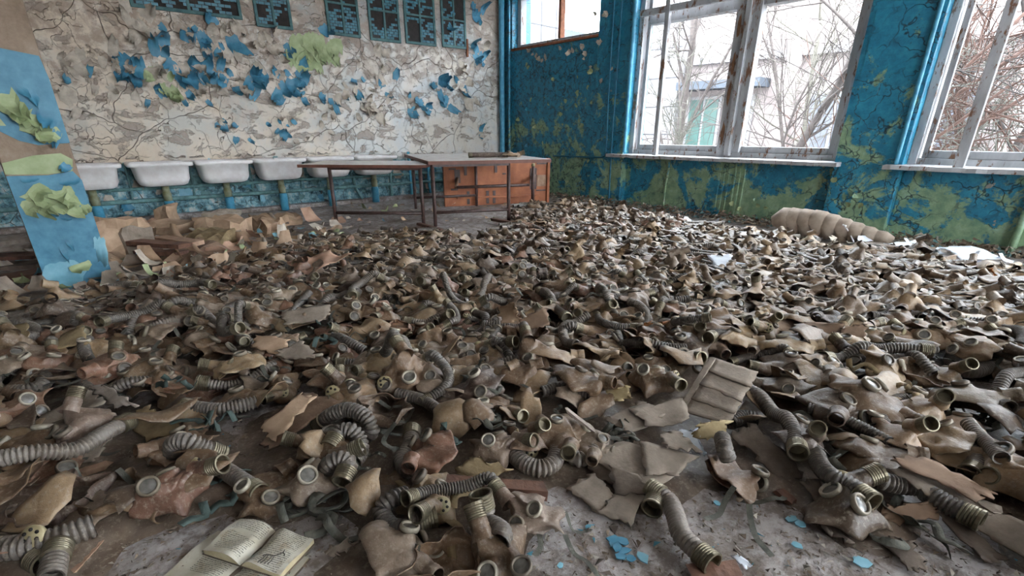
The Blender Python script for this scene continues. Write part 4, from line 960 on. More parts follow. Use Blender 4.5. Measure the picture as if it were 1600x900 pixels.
def heap(x, y):
    p = np.array([[x, y, 0.]]); h = .045 + .02 * snoise(p, hk[0])[0] + .016 * snoise(p, hk[1])[0] + .008 * snoise(p, hk[2])[0]
    d = math.hypot(x, y)
    return max(0.0, h) * min(1, max(.25, (d - 1.1) / .7)) * min(1, max(.25, 1 - (d - 3.2) * .22))
# matted under-layer of rubber scraps in the heap's gaps, coloured darker farther off to paint their shade
gx = np.arange(-2.5, 6.3, .045); gy = np.arange(-3.0, 6.9, .045)
ok = np.array([[1.0 if in_pile(x, y) else 0.0 for y in gy] for x in gx])
k_ = ok.copy()
for _ in range(3):
    p_ = np.pad(k_, 1, mode='edge'); k_ = (p_[:-2, 1:-1] + p_[2:, 1:-1] + p_[1:-1, :-2] + p_[1:-1, 2:] + p_[1:-1, 1:-1]) / 5
V = []; idx = -np.ones(k_.shape, int); F = []
XX, YY = np.meshgrid(gx, gy, indexing='ij'); PP = np.stack([XX.ravel(), YY.ravel(), 0 * XX.ravel()], 1)
kk2 = [sines(np.random.RandomState(9), f, 8) for f in (30, 70)]
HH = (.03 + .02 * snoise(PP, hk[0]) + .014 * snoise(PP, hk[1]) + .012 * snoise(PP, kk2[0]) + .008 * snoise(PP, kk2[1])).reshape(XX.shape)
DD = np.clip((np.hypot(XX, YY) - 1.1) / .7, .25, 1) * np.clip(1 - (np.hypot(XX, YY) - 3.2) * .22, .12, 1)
cs = []
for i in range(len(gx)):
    for j in range(len(gy)):
        if k_[i, j] > .02:
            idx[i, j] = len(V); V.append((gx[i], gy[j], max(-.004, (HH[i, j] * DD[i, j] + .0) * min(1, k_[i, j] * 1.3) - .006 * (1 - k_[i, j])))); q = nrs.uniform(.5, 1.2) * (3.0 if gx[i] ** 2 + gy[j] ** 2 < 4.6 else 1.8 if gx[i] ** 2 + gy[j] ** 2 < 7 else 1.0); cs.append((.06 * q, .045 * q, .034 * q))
for i in range(len(gx) - 1):
    for j in range(len(gy) - 1):
        q = (idx[i, j], idx[i + 1, j], idx[i + 1, j + 1], idx[i, j + 1])
        if min(q) >= 0: F.append(q)
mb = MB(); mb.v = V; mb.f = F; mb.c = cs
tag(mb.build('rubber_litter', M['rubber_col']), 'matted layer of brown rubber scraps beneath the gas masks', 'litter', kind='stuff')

def region(px, py):
    if py >= 740: return ('left of the open book' if px < 330 else 'behind the open book' if px < 600 else 'around the splintered plank' if px < 900 else 'beside the torn cardboard' if px < 1250 else 'in the dark lower right heap')
    if py >= 620: return ('in the far left heap' if px < 330 else 'around the big brown board' if px < 700 else 'in the middle foreground heap' if px < 1050 else 'beside the ribbed cardboard sheet' if px < 1280 else 'below the bare patch at right')
    if py >= 500: return ('in front of the blue column' if px < 330 else 'left of centre' if px < 800 else 'right of centre' if px < 1250 else 'around the short red batten')
    return ('beyond the blue column' if px < 450 else 'in front of the tables' if px < 900 else 'below the first big window' if px < 1250 else 'before the grey segmented roll')
SHEETS = [
    ([(945, 655), (1000, 625), (1050, 640), (985, 682)], [.06, .08, .07, .05], 'card', 'grey-brown cardboard piece above the torn cardboard stack'),
    ([(985, 640), (1070, 620), (1078, 655), (1010, 668)], [.08, .09, .07, .06], 'card', 'cardboard piece left of the ribbed cardboard sheet'),
    ([(1028, 685), (1060, 672), (1095, 708), (1040, 708)], [.07, .09, .07, .06], 'card', 'curled grey cardboard just right of the torn stack'),
    ([(1092, 656), (1138, 662), (1132, 688), (1085, 680)], [.12, .11, .07, .08], 'ochre', 'ochre bent paper right of the torn stack'),
    ([(1055, 670), (1092, 664), (1105, 700), (1080, 700)], [.09, .1, .07, .06], 'white_paper', 'pale crumpled paper beside the ochre one'),
    ([(1140, 680), (1175, 668), (1260, 740), (1210, 745)], [.06, .07, .03, .02], 'card_d', 'dark cardboard sheet left of the big dark gas mask'),
    ([(1255, 755), (1275, 750), (1325, 850), (1290, 830)], [.04, .05, .01, .02], 'card_d', 'dark sheet edge under the big dark gas mask'),
    ([(1386, 718), (1442, 714), (1556, 768), (1528, 780)], [.14, .14, .11, .10], 'brown_board', 'long curved brown board at lower right, topmost'),
    ([(1390, 736), (1452, 724), (1566, 804), (1488, 796)], [.10, .12, .08, .06], 'card', 'long warped board below the topmost one at lower right'),
    ([(1462, 778), (1545, 782), (1680, 850), (1610, 876)], [.06, .08, .06, .03], 'card', 'long warped board reaching the right edge'),
    ([(1432, 772), (1486, 790), (1572, 868), (1545, 880)], [.04, .05, .015, .02], 'card_d', 'dark narrow board ending at the lower right floor'),
    ([(1380, 790), (1460, 780), (1460, 810), (1390, 816)], [.04, .06, .03, .02], 'brown_board', 'short brown flap beneath the brass hose end'),
    ([(405, 690), (470, 612), (538, 628), (425, 700)], [.05, .10, .10, .05], 'brown_board', 'big brown hardboard piece left of centre'),
    ([(402, 668), (470, 618), (490, 622), (430, 688)], [.07, .12, .12, .07], 'kraft', 'paper strip lying on the big brown board'),
    ([(1555, 645), (1640, 640), (1660, 672), (1600, 672)], [.02, .02, .02, .02], 'card', 'grey flat board at the right edge'),
    ([(95, 715), (140, 672), (176, 680), (140, 722)], [.04, .09, .08, .03], 'card', 'leaf-shaped grey leather scrap at left'),
    ([(35, 672), (130, 605), (165, 630), (80, 660)], [.06, .1, .11, .08], 'card', 'large draped grey-brown rubber sheet at left'),
    ([(190, 655), (230, 632), (290, 665), (225, 688)], [.07, .09, .07, .04], 'cloth', 'tan crumpled bag left of the brown board'),
    ([(140, 605), (165, 605), (212, 632), (180, 640)], [.1, .11, .1, .08], 'grey_wood', 'grey flat batten crossing the left heap'),
    ([(100, 520), (130, 508), (135, 538), (70, 545)], [.1, .13, .09, .07], 'cloth', 'tan folded cloth in front of the column'),
    ([(0, 515), (45, 508), (48, 535), (0, 545)], [.1, .13, .09, .07], 'cloth', 'tan wrinkled cloth at the left edge'),
    ([(400, 525), (452, 530), (440, 555), (395, 545)], [.1, .11, .08, .08], 'kraft', 'tan leather flap left of centre'),
    ([(430, 545), (470, 533), (495, 555), (440, 560)], [.1, .11, .08, .07], 'card', 'grey leather flap beside the tan flap'),
    ([(440, 490), (515, 478), (510, 500), (445, 508)], [.1, .12, .08, .07], 'card', 'curved leather flap in the heap left of centre'),
    ([(660, 395), (720, 378), (745, 392), (690, 410)], [.07, .08, .07, .06], 'card', 'ribbed cardboard piece in front of the tables'),
    ([(690, 385), (760, 374), (770, 388), (720, 402)], [.08, .08, .07, .06], 'card', 'second ribbed cardboard piece in front of the tables'),
    ([(640, 430), (690, 415), (690, 440), (645, 446)], [.09, .11, .07, .07], 'card', 'grey torn sheet below the ribbed pieces'),
    ([(780, 478), (800, 470), (815, 500), (782, 502)], [.1, .18, .09, .08], 'kraft', 'orange-tan triangular scrap in the centre'),
    ([(812, 500), (850, 482), (860, 505), (825, 512)], [.09, .13, .1, .08], 'brown_board', 'brown folded scrap beside the triangular one'),
    ([(1105, 402), (1140, 398), (1165, 410), (1120, 416)], [.08, .08, .07, .07], 'white_paper', 'white paper sheet below the first window'),
    ([(855, 378), (925, 374), (935, 388), (865, 392)], [.06, .09, .09, .06], 'card_d', 'dark metal tray like sheet right of the tables'),
    ([(1470, 385), (1515, 384), (1570, 402), (1500, 404)], [.06, .06, .04, .04], 'white_paper', 'bluish white sheet by the right wall'),
    ([(1380, 378), (1430, 376), (1440, 386), (1400, 390)], [.06, .06, .05, .05], 'white_paper', 'bluish white sheet at the tip of the roll'),
    ([(1255, 500), (1320, 505), (1310, 525), (1252, 520)], [.11, .13, .08, .09], 'brown_board', 'brown box flap right of centre'),
    ([(1315, 510), (1355, 505), (1352, 535), (1318, 530)], [.12, .14, .08, .08], 'brown_board', 'brown box corner beside the box flap'),
    ([(945, 610), (982, 602), (985, 622), (955, 625)], [.09, .13, .09, .07], 'ochre', 'yellowish paper scrap right of centre'),
    ([(510, 855), (545, 838), (560, 850), (520, 866)], [.02, .05, .03, .015], 'card', 'torn rubber scrap right of the open book'),
    ([(705, 735), (745, 708), (795, 728), (760, 752)], [.03, .08, .06, .03], 'cloth', 'dirty tan rag on the splintered plank'),
    ([(910, 900), (930, 880), (965, 905), (940, 920)], [.02, .03, .01, .01], 'card', 'leather scrap at the bottom edge'),
    ([(1370, 838), (1420, 845), (1450, 890), (1420, 895)], [.012, .02, .012, .01], 'card_d', 'dark crumpled scrap on the lower right floor'),
]
KEEP = [p for p, z, m, lb in SHEETS] + [[(1108, 556), (1183, 580), (1140, 664), (1056, 645)], [(884, 760), (985, 690), (1088, 712), (985, 822)], [(320, 812), (480, 835), (470, 900), (280, 900)], [(695, 742), (860, 750), (860, 782), (695, 775)], [(1345, 552), (1436, 590), (1430, 600), (1340, 562)], [(1470, 612), (1640, 626), (1640, 640), (1470, 626)], [(450, 410), (520, 392), (548, 408), (480, 425)]]
# blue-noise scatter of mask spots over the heap
handp = [fl(a[0], a[1], .03)[:2] for a in HAND]
def scatter(rmin, tries, seed, xr=(-2.4, 6.2), yr=(-2.9, 6.6)):
    rs = random.Random(seed); cell = {}; out = []
    for _ in range(tries):
        x, y = rs.uniform(*xr), rs.uniform(*yr)
        if x + y < .8: continue
        px, py, z = pix((x, y, .05))
        if z < .3 or not (-300 < px < 2000 and 300 < py < 935) or not in_pile(x, y): continue
        c = (int(x / rmin), int(y / rmin)); bad = False
        for a_ in (-1, 0, 1):
            for b_ in (-1, 0, 1):
                for (u, v) in cell.get((c[0] + a_, c[1] + b_), ()):
                    if (u - x) ** 2 + (v - y) ** 2 < rmin * rmin: bad = True
        if bad: continue
        cell.setdefault(c, []).append((x, y)); out.append((x, y, px, py))
    return out
HP2 = np.array([p[:2] for p in HPTS]); hp2 = np.array(handp)
def clear_of(s):
    d = math.hypot(s[0], s[1]); q = np.array(s[:2]); near = d < 2.6
    mx = 42 / max(.8, d) if s[3] > 560 else 0
    if any(inpoly(s[2] + a_ * mx, s[3] + 4 + b_ * mx * .6, k) for k in KEEP for a_, b_ in ((0, 0), (1, 0), (-1, 0), (0, 1), (0, -1))): return False
    return np.min(np.sum((hp2 - q) ** 2, 1)) > (.135 if near else .1) ** 2 and (not near or np.min(np.sum((HP2 - q) ** 2, 1)) > .085 ** 2)
spots = [s for s in scatter(.100, 46000, 4) if clear_of(s)]
spots.sort(key=lambda s: s[0] ** 2 + s[1] ** 2)
kl = list(KINDS); WK = ['up', 'up_low', 'side_l', 'side_r', 'flat_l', 'flat_r', 'chin', 'rim', 'crush', 'side_l', 'side_r', 'crush', 'down', 'up', 'flat_l']
def pick_col(px, rs):  # warmer left, paler right: the room's light difference put into mask colours
    t = rs.random()
    if px < 520: return 'reddish brown' if t < .22 else 'dull brown' if t < .5 else 'taupe' if t < .78 else 'tan' if t < .92 else 'dark brown'
    if px < 1100: return 'tan' if t < .34 else 'dull brown' if t < .62 else 'taupe' if t < .82 else 'reddish brown' if t < .92 else 'dark brown'
    return 'tan' if t < .3 else 'pale tan' if t < .46 else 'taupe' if t < .74 else 'dull brown' if t < .92 else 'dark brown'
rs = random.Random(21); NIND = 300 - len(HAND)
ind = [s for s in spots if -10 < s[2] < 1610 and 300 < s[3] < 910][:NIND]; indset = set(ind); rest = [s for s in spots if s not in indset]
for (x, y, px, py) in ind:
    kind = rs.choice(WK); j = rs.randint(0, 1); cn = pick_col(px, rs); z = heap(x, y) + rs.uniform(-.012, .03)
    hs = any(c.name.startswith('hose') for c in PROTO[(kind, j)].children)
    lb = '%s gas mask %s%s, %s' % (cn, POSE[kind], ' with hose' if hs else '', region(px, py))
    put_mask(kind, j, (x, y, max(0, z)), rs.uniform(0, 6.283), rs.uniform(.70, .92), cn, lb, 'gas masks ' + region(px, py), (rs.gauss(0, .16), rs.gauss(0, .16)))
# the several hundred masks further off
LOW = []
for i, k in enumerate(KINDS):
    for j in range(2):
        fn = mask_shape(k, i * 7 + j * 100 + 3); V, F = mask_grid(fn, 26, 11, 0); parts = [(V, F, 'face')]
        rv, rf = lathe_vf([(.022, 0), (.030, 0), (.030, .008), (.022, .009), (.021, .004)], 10); nv_, nf_ = lathe_vf([(.0215, .003), (.0005, .004)], 10)
        for p, n in zip(EYES, EYEN):
            Mx, _ = orient(fn, p, n); Mn = np.array(Mx); parts.append((np.array(rv) @ Mn[:3, :3].T + Mn[:3, 3], rf, 'ring')); parts.append((np.array(nv_) @ Mn[:3, :3].T + Mn[:3, 3], nf_, 'lens'))
        d = np.array(CHN); p0 = fn(np.array([CHIN]))[0]; d = fn(np.array([np.array(CHIN) + d * .04]))[0] - p0; d /= np.linalg.norm(d); d[2] = min(max(d[2], -.08), .34); p0[2] = max(p0[2], .025)
        tv, tf = tube_vf(np.array([p0 - d * .03, p0 + d * .02, p0 + d * .06]), np.array([.034, .028, .03]), 9, False); parts.append((tv, tf, 'tube'))
        LOW.append(parts)
BV = []; BF = []; BC = []; off = 0
def add_far(V, F, col):
    global off
    BV.append(V); BF.extend([tuple(i + off for i in f) for f in F]); BC.append(np.tile(np.array([*col, 1.0]), (len(V), 1))); off += len(V)
def far_xf(V, x, y, z, yaw, sc, tilt):
    Mx = np.array(Matrix.Translation((x, y, z)) @ Matrix.Rotation(yaw, 4, 'Z') @ Matrix.Rotation(tilt, 4, 'X') @ Matrix.Scale(sc, 4)); return V @ Mx[:3, :3].T + Mx[:3, 3]
extra = scatter(.15, 9000, 17); extra = [s for s in extra if 3.0 ** 2 < s[0] ** 2 + s[1] ** 2 < 4.4 ** 2]
for (x, y, px, py) in rest + extra:
    parts = rs.choice(LOW); cn = pick_col(px, rs); c = COLS[cn]; q = rs.uniform(.8, 1.25); c = (c[0] * q, c[1] * q, c[2] * q)
    yaw = rs.uniform(0, 6.28); sc = rs.uniform(.68, .9); tl = rs.gauss(0, .18); z = heap(x, y) + rs.uniform(-.01, .03)
    for V, F, t in parts:
        col = c if t == 'face' else (.11, .10, .088) if t == 'lens' else (tuple(v * .9 for v in c) if t == 'tube' else (rs.choice(((.2, .165, .12), (.28, .24, .18), (.45, .4, .32)))))
        add_far(far_xf(np.asarray(V), x, y, z, yaw, sc, tl), F, col)
    if rs.random() < .42:
        hd = rs.uniform(0, 6.28); P = [np.array([x, y, z + .05])]; tn = rs.uniform(-.8, .8)
        for i in range(4): hd += tn * .6; P.append(P[-1] + np.array([math.cos(hd) * .085, math.sin(hd) * .085, 0])); P[-1][2] = heap(P[-1][0], P[-1][1]) + .05
        C0 = catmull(P, .013); V, F = tube_vf(C0, .024 * (1 - .2 * (np.arange(len(C0)) % 2)), 8, False); w_ = rs.uniform(.6, 1.6); add_far(V, F, (.13 * w_, .115 * w_, .1 * w_))
me = bpy.data.meshes.new('distant_gas_masks'); me.from_pydata(np.concatenate(BV).tolist(), [], BF)
a = me.color_attributes.new('col', 'FLOAT_COLOR', 'POINT'); a.data.foreach_set('color', np.concatenate(BC).astype(np.float32).ravel())
tag(link('gas_mask_heap', me, M['rubber_col']), 'dense heap of many more gas masks and hoses towards the windows', 'gas masks', kind='stuff')

# loose hoses in the nearer heap
hs_sp = [s for s in scatter(.34, 5000, 8) if s[0] ** 2 + s[1] ** 2 > 1.9 ** 2 and -10 < s[2] < 1610]; hs_sp.sort(key=lambda s: s[0] ** 2 + s[1] ** 2)
for n_, (x, y, px, py) in enumerate(hs_sp[:75]):
    hd = rs.uniform(0, 6.28); tn = rs.uniform(-1.0, 1.0); z = heap(x, y); P = [np.array([x, y, z + .055])]
    for i in range(rs.randint(3, 5)): hd += tn * .65; P.append(P[-1] + np.array([math.cos(hd) * .08, math.sin(hd) * .08, 0])); P[-1][2] = heap(P[-1][0], P[-1][1]) + rs.uniform(.04, .085)
    w_ = rs.uniform(.7, 1.6); far = x * x + y * y > 12
    o = hose_obj(P, 'breathing_hose', None, (.14 * w_, .122 * w_, .105 * w_), rs.uniform(.020, .025), (rs.random() < .25, rs.random() < .35), .0105 if not far else .014)
    tag(o, '%s ribbed hose %s %s' % ('black' if w_ < .95 else 'grey' if w_ < 1.3 else 'pale', 'bent double' if abs(tn) > .6 else 'gently curved' if abs(tn) > .25 else 'almost straight', region(px, py)), 'hose', 'hoses ' + region(px, py))

# ------------------------------------------------------------------ sheets, scraps, boards
def quad_sheet(name, px, zs, m, label, cat, n=10, th=.004, warp=.01, jag=.012, seed=0, group=None, parent=None):
    r_ = np.random.RandomState(seed); C4 = [fl(px[i][0], px[i][1], zs[i]) for i in range(4)]; kp = sines(r_, 14, 5); kq = sines(r_, 35, 5)
    T_ = []
    for j in range(n + 1):
        for i in range(n + 1):
            u, v = i / n, j / n; p = (C4[0] * (1 - u) + C4[1] * u) * (1 - v) + (C4[3] * (1 - u) + C4[2] * u) * v
            if i in (0, n) or j in (0, n): p = p + np.r_[r_.uniform(-jag, jag, 2), 0]
            T_.append(p)
    T_ = np.array(T_); ctr = T_.mean(0); T_[:, 2] = np.maximum(.005, T_[:, 2] + warp * snoise(T_ * [1, 1, 0], kp) + warp * .4 * snoise(T_ * [1, 1, 0], kq))
    T_ = T_ - [ctr[0], ctr[1], 0]
    Bt = T_ - [0, 0, th]; N = len(T_); F = []
    for j in range(n):
        for i in range(n):
            q = (j * (n + 1) + i, j * (n + 1) + i + 1, (j + 1) * (n + 1) + i + 1, (j + 1) * (n + 1) + i); F.append(q[::-1]); F.append(tuple(k + N for k in q))
    ring = list(range(n + 1)) + [(j + 1) * (n + 1) + n for j in range(n)] + [n * (n + 1) + i for i in range(n - 1, -1, -1)] + [j * (n + 1) for j in range(n - 1, 0, -1)]
    for a_, b_ in zip(ring, ring[1:] + ring[:1]): F.append((a_, b_, b_ + N, a_ + N))
    o = MB().add(np.vstack([T_, Bt]), F).build(name, m, parent, True, 0); 
    if parent is None: o.location = (ctr[0], ctr[1], 0); tag(o, label, cat, group)
    else: o.location = (ctr[0], ctr[1], 0); o.matrix_parent_inverse = parent.matrix_world.inverted()
    return o
S = quad_sheet
# ribbed cardboard with broken strips
rc = empty('cardboard_sheet', Matrix.Translation(Vector(fl(1120, 610, .1)))); tag(rc, 'grey cardboard sheet cracked across into strips, right of centre', 'cardboard')
st = [((1115, 557), (1183, 580)), ((1106, 578), (1172, 604)), ((1094, 600), (1158, 626)), ((1080, 622), (1148, 646)), ((1066, 642), (1140, 664))]
for i in range(4):
    S('strip', [st[i][0], st[i][1], st[i + 1][1], st[i + 1][0]], [.17 - i * .025, .15 - i * .02, .135 - i * .02, .15 - i * .025], M['card'], None, None, 6, .007, .004, .005, i, parent=rc)
S('strip', [(1108, 556), (1118, 558), (1066, 648), (1056, 642)], [.18, .18, .07, .07], M['card'], None, None, 5, .01, .003, .004, 9, parent=rc)
tc = empty('cardboard_sheet', Matrix.Translation(Vector(fl(985, 750, .03)))); tag(tc, 'large torn brown cardboard stack beside the bare floor', 'cardboard')
for i, (p, z, m) in enumerate([([(905, 700), (985, 690), (1088, 712), (1010, 770)], [.05, .07, .06, .03], 'card'), ([(905, 702), (960, 712), (975, 765), (930, 745)], [.045, .05, .02, .02], 'card_d'), ([(884, 760), (925, 738), (962, 775), (935, 800)], [.02, .03, .02, .012], 'card'), ([(935, 800), (962, 772), (1020, 760), (985, 822)], [.012, .02, .03, .012], 'card'), ([(950, 725), (1000, 745), (1020, 770), (960, 770)], [.05, .05, .04, .03], 'card_d'), ([(1000, 690), (1088, 710), (1060, 740), (1010, 740)], [.075, .07, .05, .05], 'card')]):
    S('torn_sheet', p, z, M[m], None, None, 8, .006, .006, .008, 20 + i, parent=tc)
for i, (p, z, m, lb) in enumerate(SHEETS): S('scrap_sheet', p, [q + (.05 if p[0][1] < 560 else 0) for q in z], M[m], lb, 'cardboard' if m in ('card', 'card_d', 'brown_board') else 'scrap', 9, .004, .012 if 'board' not in m else .005, .012, 40 + i, 'sheets and scraps on the heap')
# peach wrapping, orange rag
S('wrapping_paper', [(445, 412), (515, 386), (552, 402), (485, 428)], [.15, .24, .2, .13], M['peach'], 'pinkish crumpled wrapping on the heap left of the tables', 'paper', 12, .003, .03, .015, 91)
S('wrapping_paper', [(395, 560), (400, 556), (408, 560), (400, 566)], [.1, .12, .1, .09], M['peach'], 'tiny pinkish paper bit left of centre', 'paper', 4, .003, .008, .005, 92)
S('rag', [(985, 512), (1010, 500), (1040, 512), (1010, 522)], [.1, .14, .12, .09], M['orange'], 'orange rag in the heap right of centre', 'rag', 10, .003, .03, .015, 93)
S('rag', [(1532, 428), (1548, 422), (1556, 432), (1540, 438)], [.08, .14, .1, .08], M['orange'], 'small orange rag near the right wall', 'rag', 8, .003, .03, .01, 94)
S('rag', [(828, 388), (838, 378), (848, 388), (836, 394)], [.07, .14, .09, .07], M['orange'], 'orange rag right of the tables', 'rag', 8, .003, .02, .01, 95)
# leather flaps scattered through the heap
fs = [s for s in scatter(.30, 5000, 33) if s[0] ** 2 + s[1] ** 2 > 1.7 ** 2 and -10 < s[2] < 1610]; fs.sort(key=lambda s: s[0] ** 2 + s[1] ** 2)
hp3 = np.array([(s[0], s[1]) for s in ind] + [tuple(h) for h in handp])
gap = [s for s in scatter(.062, 12000, 61) if s[0] ** 2 + s[1] ** 2 < 2.75 ** 2 and np.min(np.sum((hp3 - np.array(s[:2])) ** 2, 1)) > .072 ** 2 and np.min(np.sum((HP2 - np.array(s[:2])) ** 2, 1)) > .045 ** 2 and not any(inpoly(s[2] + a_, s[3] + b_, k) for k in KEEP for a_, b_ in ((0, 0), (28, 0), (-28, 0), (0, 16), (0, -16)))]
for n_, (x, y, px, py) in enumerate(fs[:110] + gap):
    r_ = np.random.RandomState(500 + n_); nn = 8; w_, h_ = r_.uniform(.10, .2), r_.uniform(.08, .15)
    if n_ >= 110: w_, h_ = w_ * .8, h_ * .75
    kp = sines(r_, 22, 5); yw = r_.uniform(0, 6.28)
    th = np.arange(14) * 2 * math.pi / 14; rim = 1 + r_.uniform(-.3, .3, 14); V = [(0, 0, 0)]; F = []
    for q in (.35, .7, 1.0):
        for t, e in zip(th, rim): V.append((w_ * .6 * q * (1 + (e - 1) * q) * math.cos(t), h_ * .6 * q * (1 + (e - 1) * q) * math.sin(t), 0))
    V = np.array(V); V[:, 2] += .028 * snoise(V, kp) + .01 * snoise(V * 2, kp); V[:, 2] += .04 if n_ < 110 else .012
    for k in range(14):
        F.append((0, 1 + k, 1 + (k + 1) % 14))
        for j in range(2): F.append((1 + j * 14 + k, 1 + (j + 1) * 14 + k, 1 + (j + 1) * 14 + (k + 1) % 14, 1 + j * 14 + (k + 1) % 14))
    cn = pick_col(px, rs); o = MB().add(V, F).build('rubber_flap', M['rubber']); o.color = (*COLS[cn], 1)
    o.matrix_world = Matrix.Translation((x, y, heap(x, y) + .025)) @ Matrix.Rotation(yw, 4, 'Z') @ Matrix.Rotation(r_.normal(0, .3), 4, 'X')
    sd = o.modifiers.new('thickness', 'SOLIDIFY'); sd.thickness = .003
    tag(o, '%s torn rubber flap %s' % (cn, region(px, py)), 'scrap', 'rubber flaps ' + region(px, py))
# teal and grey-green webbing tangles
def tangle(px, py, m, n, sz, label, seed, z=.0):
    r_ = np.random.RandomState(seed); c = fl(px, py, z + .02); mb_ = MB()
    for k in range(n):
        P = [np.r_[r_.normal(0, sz * .5, 2), .012 + .03 * r_.rand()]]
        hd = r_.uniform(0, 6.28)
        for i in range(4): hd += r_.normal(0, .9); P.append(P[-1] + np.array([math.cos(hd), math.sin(hd), 0]) * sz * .45); P[-1][2] = .008 + .045 * r_.rand()
        C0 = catmull(P, .012); t = np.gradient(C0, axis=0); w_ = np.cross(t, r_.normal(0, .4, 3) + [0, 0, 1.0]); w_ = w_ / (np.linalg.norm(w_, axis=1)[:, None] + 1e-6) * .011
        nn = np.cross(w_, t); nn = nn / (np.linalg.norm(nn, axis=1)[:, None] + 1e-6) * .0012; N = len(C0)
        mb_.add(np.vstack([C0 - w_ + nn, C0 + w_ + nn, C0 + w_ - nn, C0 - w_ - nn]), [(q * N + i, ((q + 1) % 4) * N + i, ((q + 1) % 4) * N + i + 1, q * N + i + 1) for q in range(4) for i in range(N - 1)])
    o = mb_.build('webbing_strap', M[m]); o.location = (c[0], c[1], z); tag(o, label, 'strap', 'tangled head straps')
for i, (x, y, m, n, sz, lb, z) in enumerate([(325, 785, 'teal', 5, .07, 'teal fabric straps beside the copper-brown gas mask', 0), (465, 790, 'strap', 7, .10, 'grey-green head straps below the taupe gas mask', 0), (500, 800, 'strap', 5, .08, 'khaki strap ends lying above the book', 0), (960, 680, 'strap', 6, .06, 'dark green strap knot behind the torn cardboard', .02), (715, 690, 'teal', 4, .06, 'greenish strap between gas masks in the centre', .05), (510, 525, 'teal', 5, .08, 'green straps in the heap left of centre', .08), (640, 450, 'teal', 4, .08, 'green rag in the middle heap', .08), (1320, 690, 'strap', 8, .09, 'black-green straps in the lower right heap', .05), (1400, 605, 'cloth', 7, .09, 'khaki cloth straps under the short batten', .09), (1530, 660, 'strap', 6, .1, 'grey-green straps near the right edge', .03), (1580, 605, 'strap', 5, .06, 'grey strap knot on the bare patch at right', .0), (285, 680, 'teal', 4, .07, 'dark teal straps above the coiled hose', .05), (140, 585, 'teal', 3, .06, 'teal cloth corner in the far left heap', .07), (700, 800, 'cloth', 4, .09, 'tan strap strips right of the torn tan gas mask', .0), (1430, 820, 'strap', 5, .08, 'dark straps below the brass hose end', .0), (275, 598, 'teal', 3, .05, 'teal shred in the left heap', .08), (770, 650, 'strap', 5, .07, 'dark straps in the middle foreground heap', .06), (740, 610, 'strap', 5, .07, 'grey-green straps in the centre of the heap', .06)]):
    tangle(x, y, m, n, sz, lb, 700 + i, z)
# wooden pieces
def bar_px(name, p0, p1, z0, z1, w, h, m, label, cat='wood', group='wooden strips on the floor'):
    A, B_ = fl(*p0, z0 + h / 2), fl(*p1, z1 + h / 2); d = B_ - A; Lh = np.linalg.norm(d); d /= Lh
    r_ = random.Random(int(p0[0])); mb_ = MB(); n = 8; side = np.cross([0, 0, 1.0], d); side /= np.linalg.norm(side); up = np.cross(d, side); V = []; F = []
    for i in range(n + 1):
        c = d * Lh * (i / n) ; a_ = w / 2 * r_.uniform(.88, 1.05); b_ = h / 2 * r_.uniform(.85, 1.05)
        for s_, t in ((-1, -1), (1, -1), (1, 1), (-1, 1)): V.append(c + side * a_ * s_ + up * b_ * t + (d * r_.uniform(-.02, .02) if i in (0, n) else 0))
    for i in range(n):
        for j in range(4): F.append((i * 4 + j, i * 4 + (j + 1) % 4, (i + 1) * 4 + (j + 1) % 4, (i + 1) * 4 + j))
    F += [(3, 2, 1, 0), tuple(n * 4 + j for j in range(4))]
    o = mb_.add(V, F).build(name, m, None, False); o.location = A; tag(o, label, cat, group); return o
bar_px('plank', (698, 757), (858, 768), .02, .02, .045, .04, M['red_wood'], 'splintered red-brown plank at bottom centre')
bar_px('batten', (1470, 618), (1640, 634), .02, .03, .04, .035, M['red_wood'], 'long red batten at the right edge')
bar_px('batten', (1346, 556), (1434, 592), .10, .05, .04, .02, M['red_wood'], 'short red batten lying on the right heap')
bar_px('wood_strip', (72, 762), (120, 744), .005, .005, .035, .016, M['bare_wood'], 'pale wood strip at lower left, front one', group='wood strips')
bar_px('wood_strip', (124, 740), (168, 726), .005, .005, .035, .016, M['bare_wood'], 'pale wood strip at lower left, rear one')
bar_px('wood_strip', (28, 768), (160, 728), .003, .003, .025, .014, M['grey_wood'], 'long thin grey strip behind the two pale strips')
bar_px('wood_strip', (114, 892), (156, 846), .005, .005, .03, .015, M['bare_wood'], 'pale pointed stick left of the open book')
bar_px('wood_strip', (1082, 898), (1150, 892), .005, .005, .05, .02, M['red_wood'], 'red wood bit at the bottom edge right of centre')
bar_px('wood_strip', (1215, 765), (1242, 788), .01, .005, .03, .015, M['red_wood'], 'small red stick beside the bare floor')
bar_px('wood_strip', (885, 640), (935, 680), .12, .06, .014, .012, M['grey_wood'], 'thin grey stick in the middle foreground')
bar_px('wood_strip', (828, 360), (895, 363), .05, .05, .05, .03, M['bare_wood'], 'orange-brown stick on the floor right of the tables')
bar_px('wood_strip', (770, 343), (826, 353), .03, .03, .05, .03, M['red_wood'], 'dark stick at the foot of the right table')
bar_px('wood_strip', (655, 350), (690, 360), .02, .02, .05, .03, M['red_wood'], 'dark stick at the near left table foot')
for i, (a_, b_, z, m) in enumerate([((205, 378), (290, 384), .16, 'red_wood'), ((210, 392), (285, 396), .08, 'red_wood'), ((215, 400), (275, 396), .04, 'red_wood'), ((250, 372), (310, 380), .12, 'bare_wood')]):
    bar_px('plank', a_, b_, z, z, .12, .035, M[m], ['uppermost reddish plank right of the column', 'middle reddish plank right of the column', 'lowest reddish plank right of the column', 'paler plank end behind the reddish planks'][i])
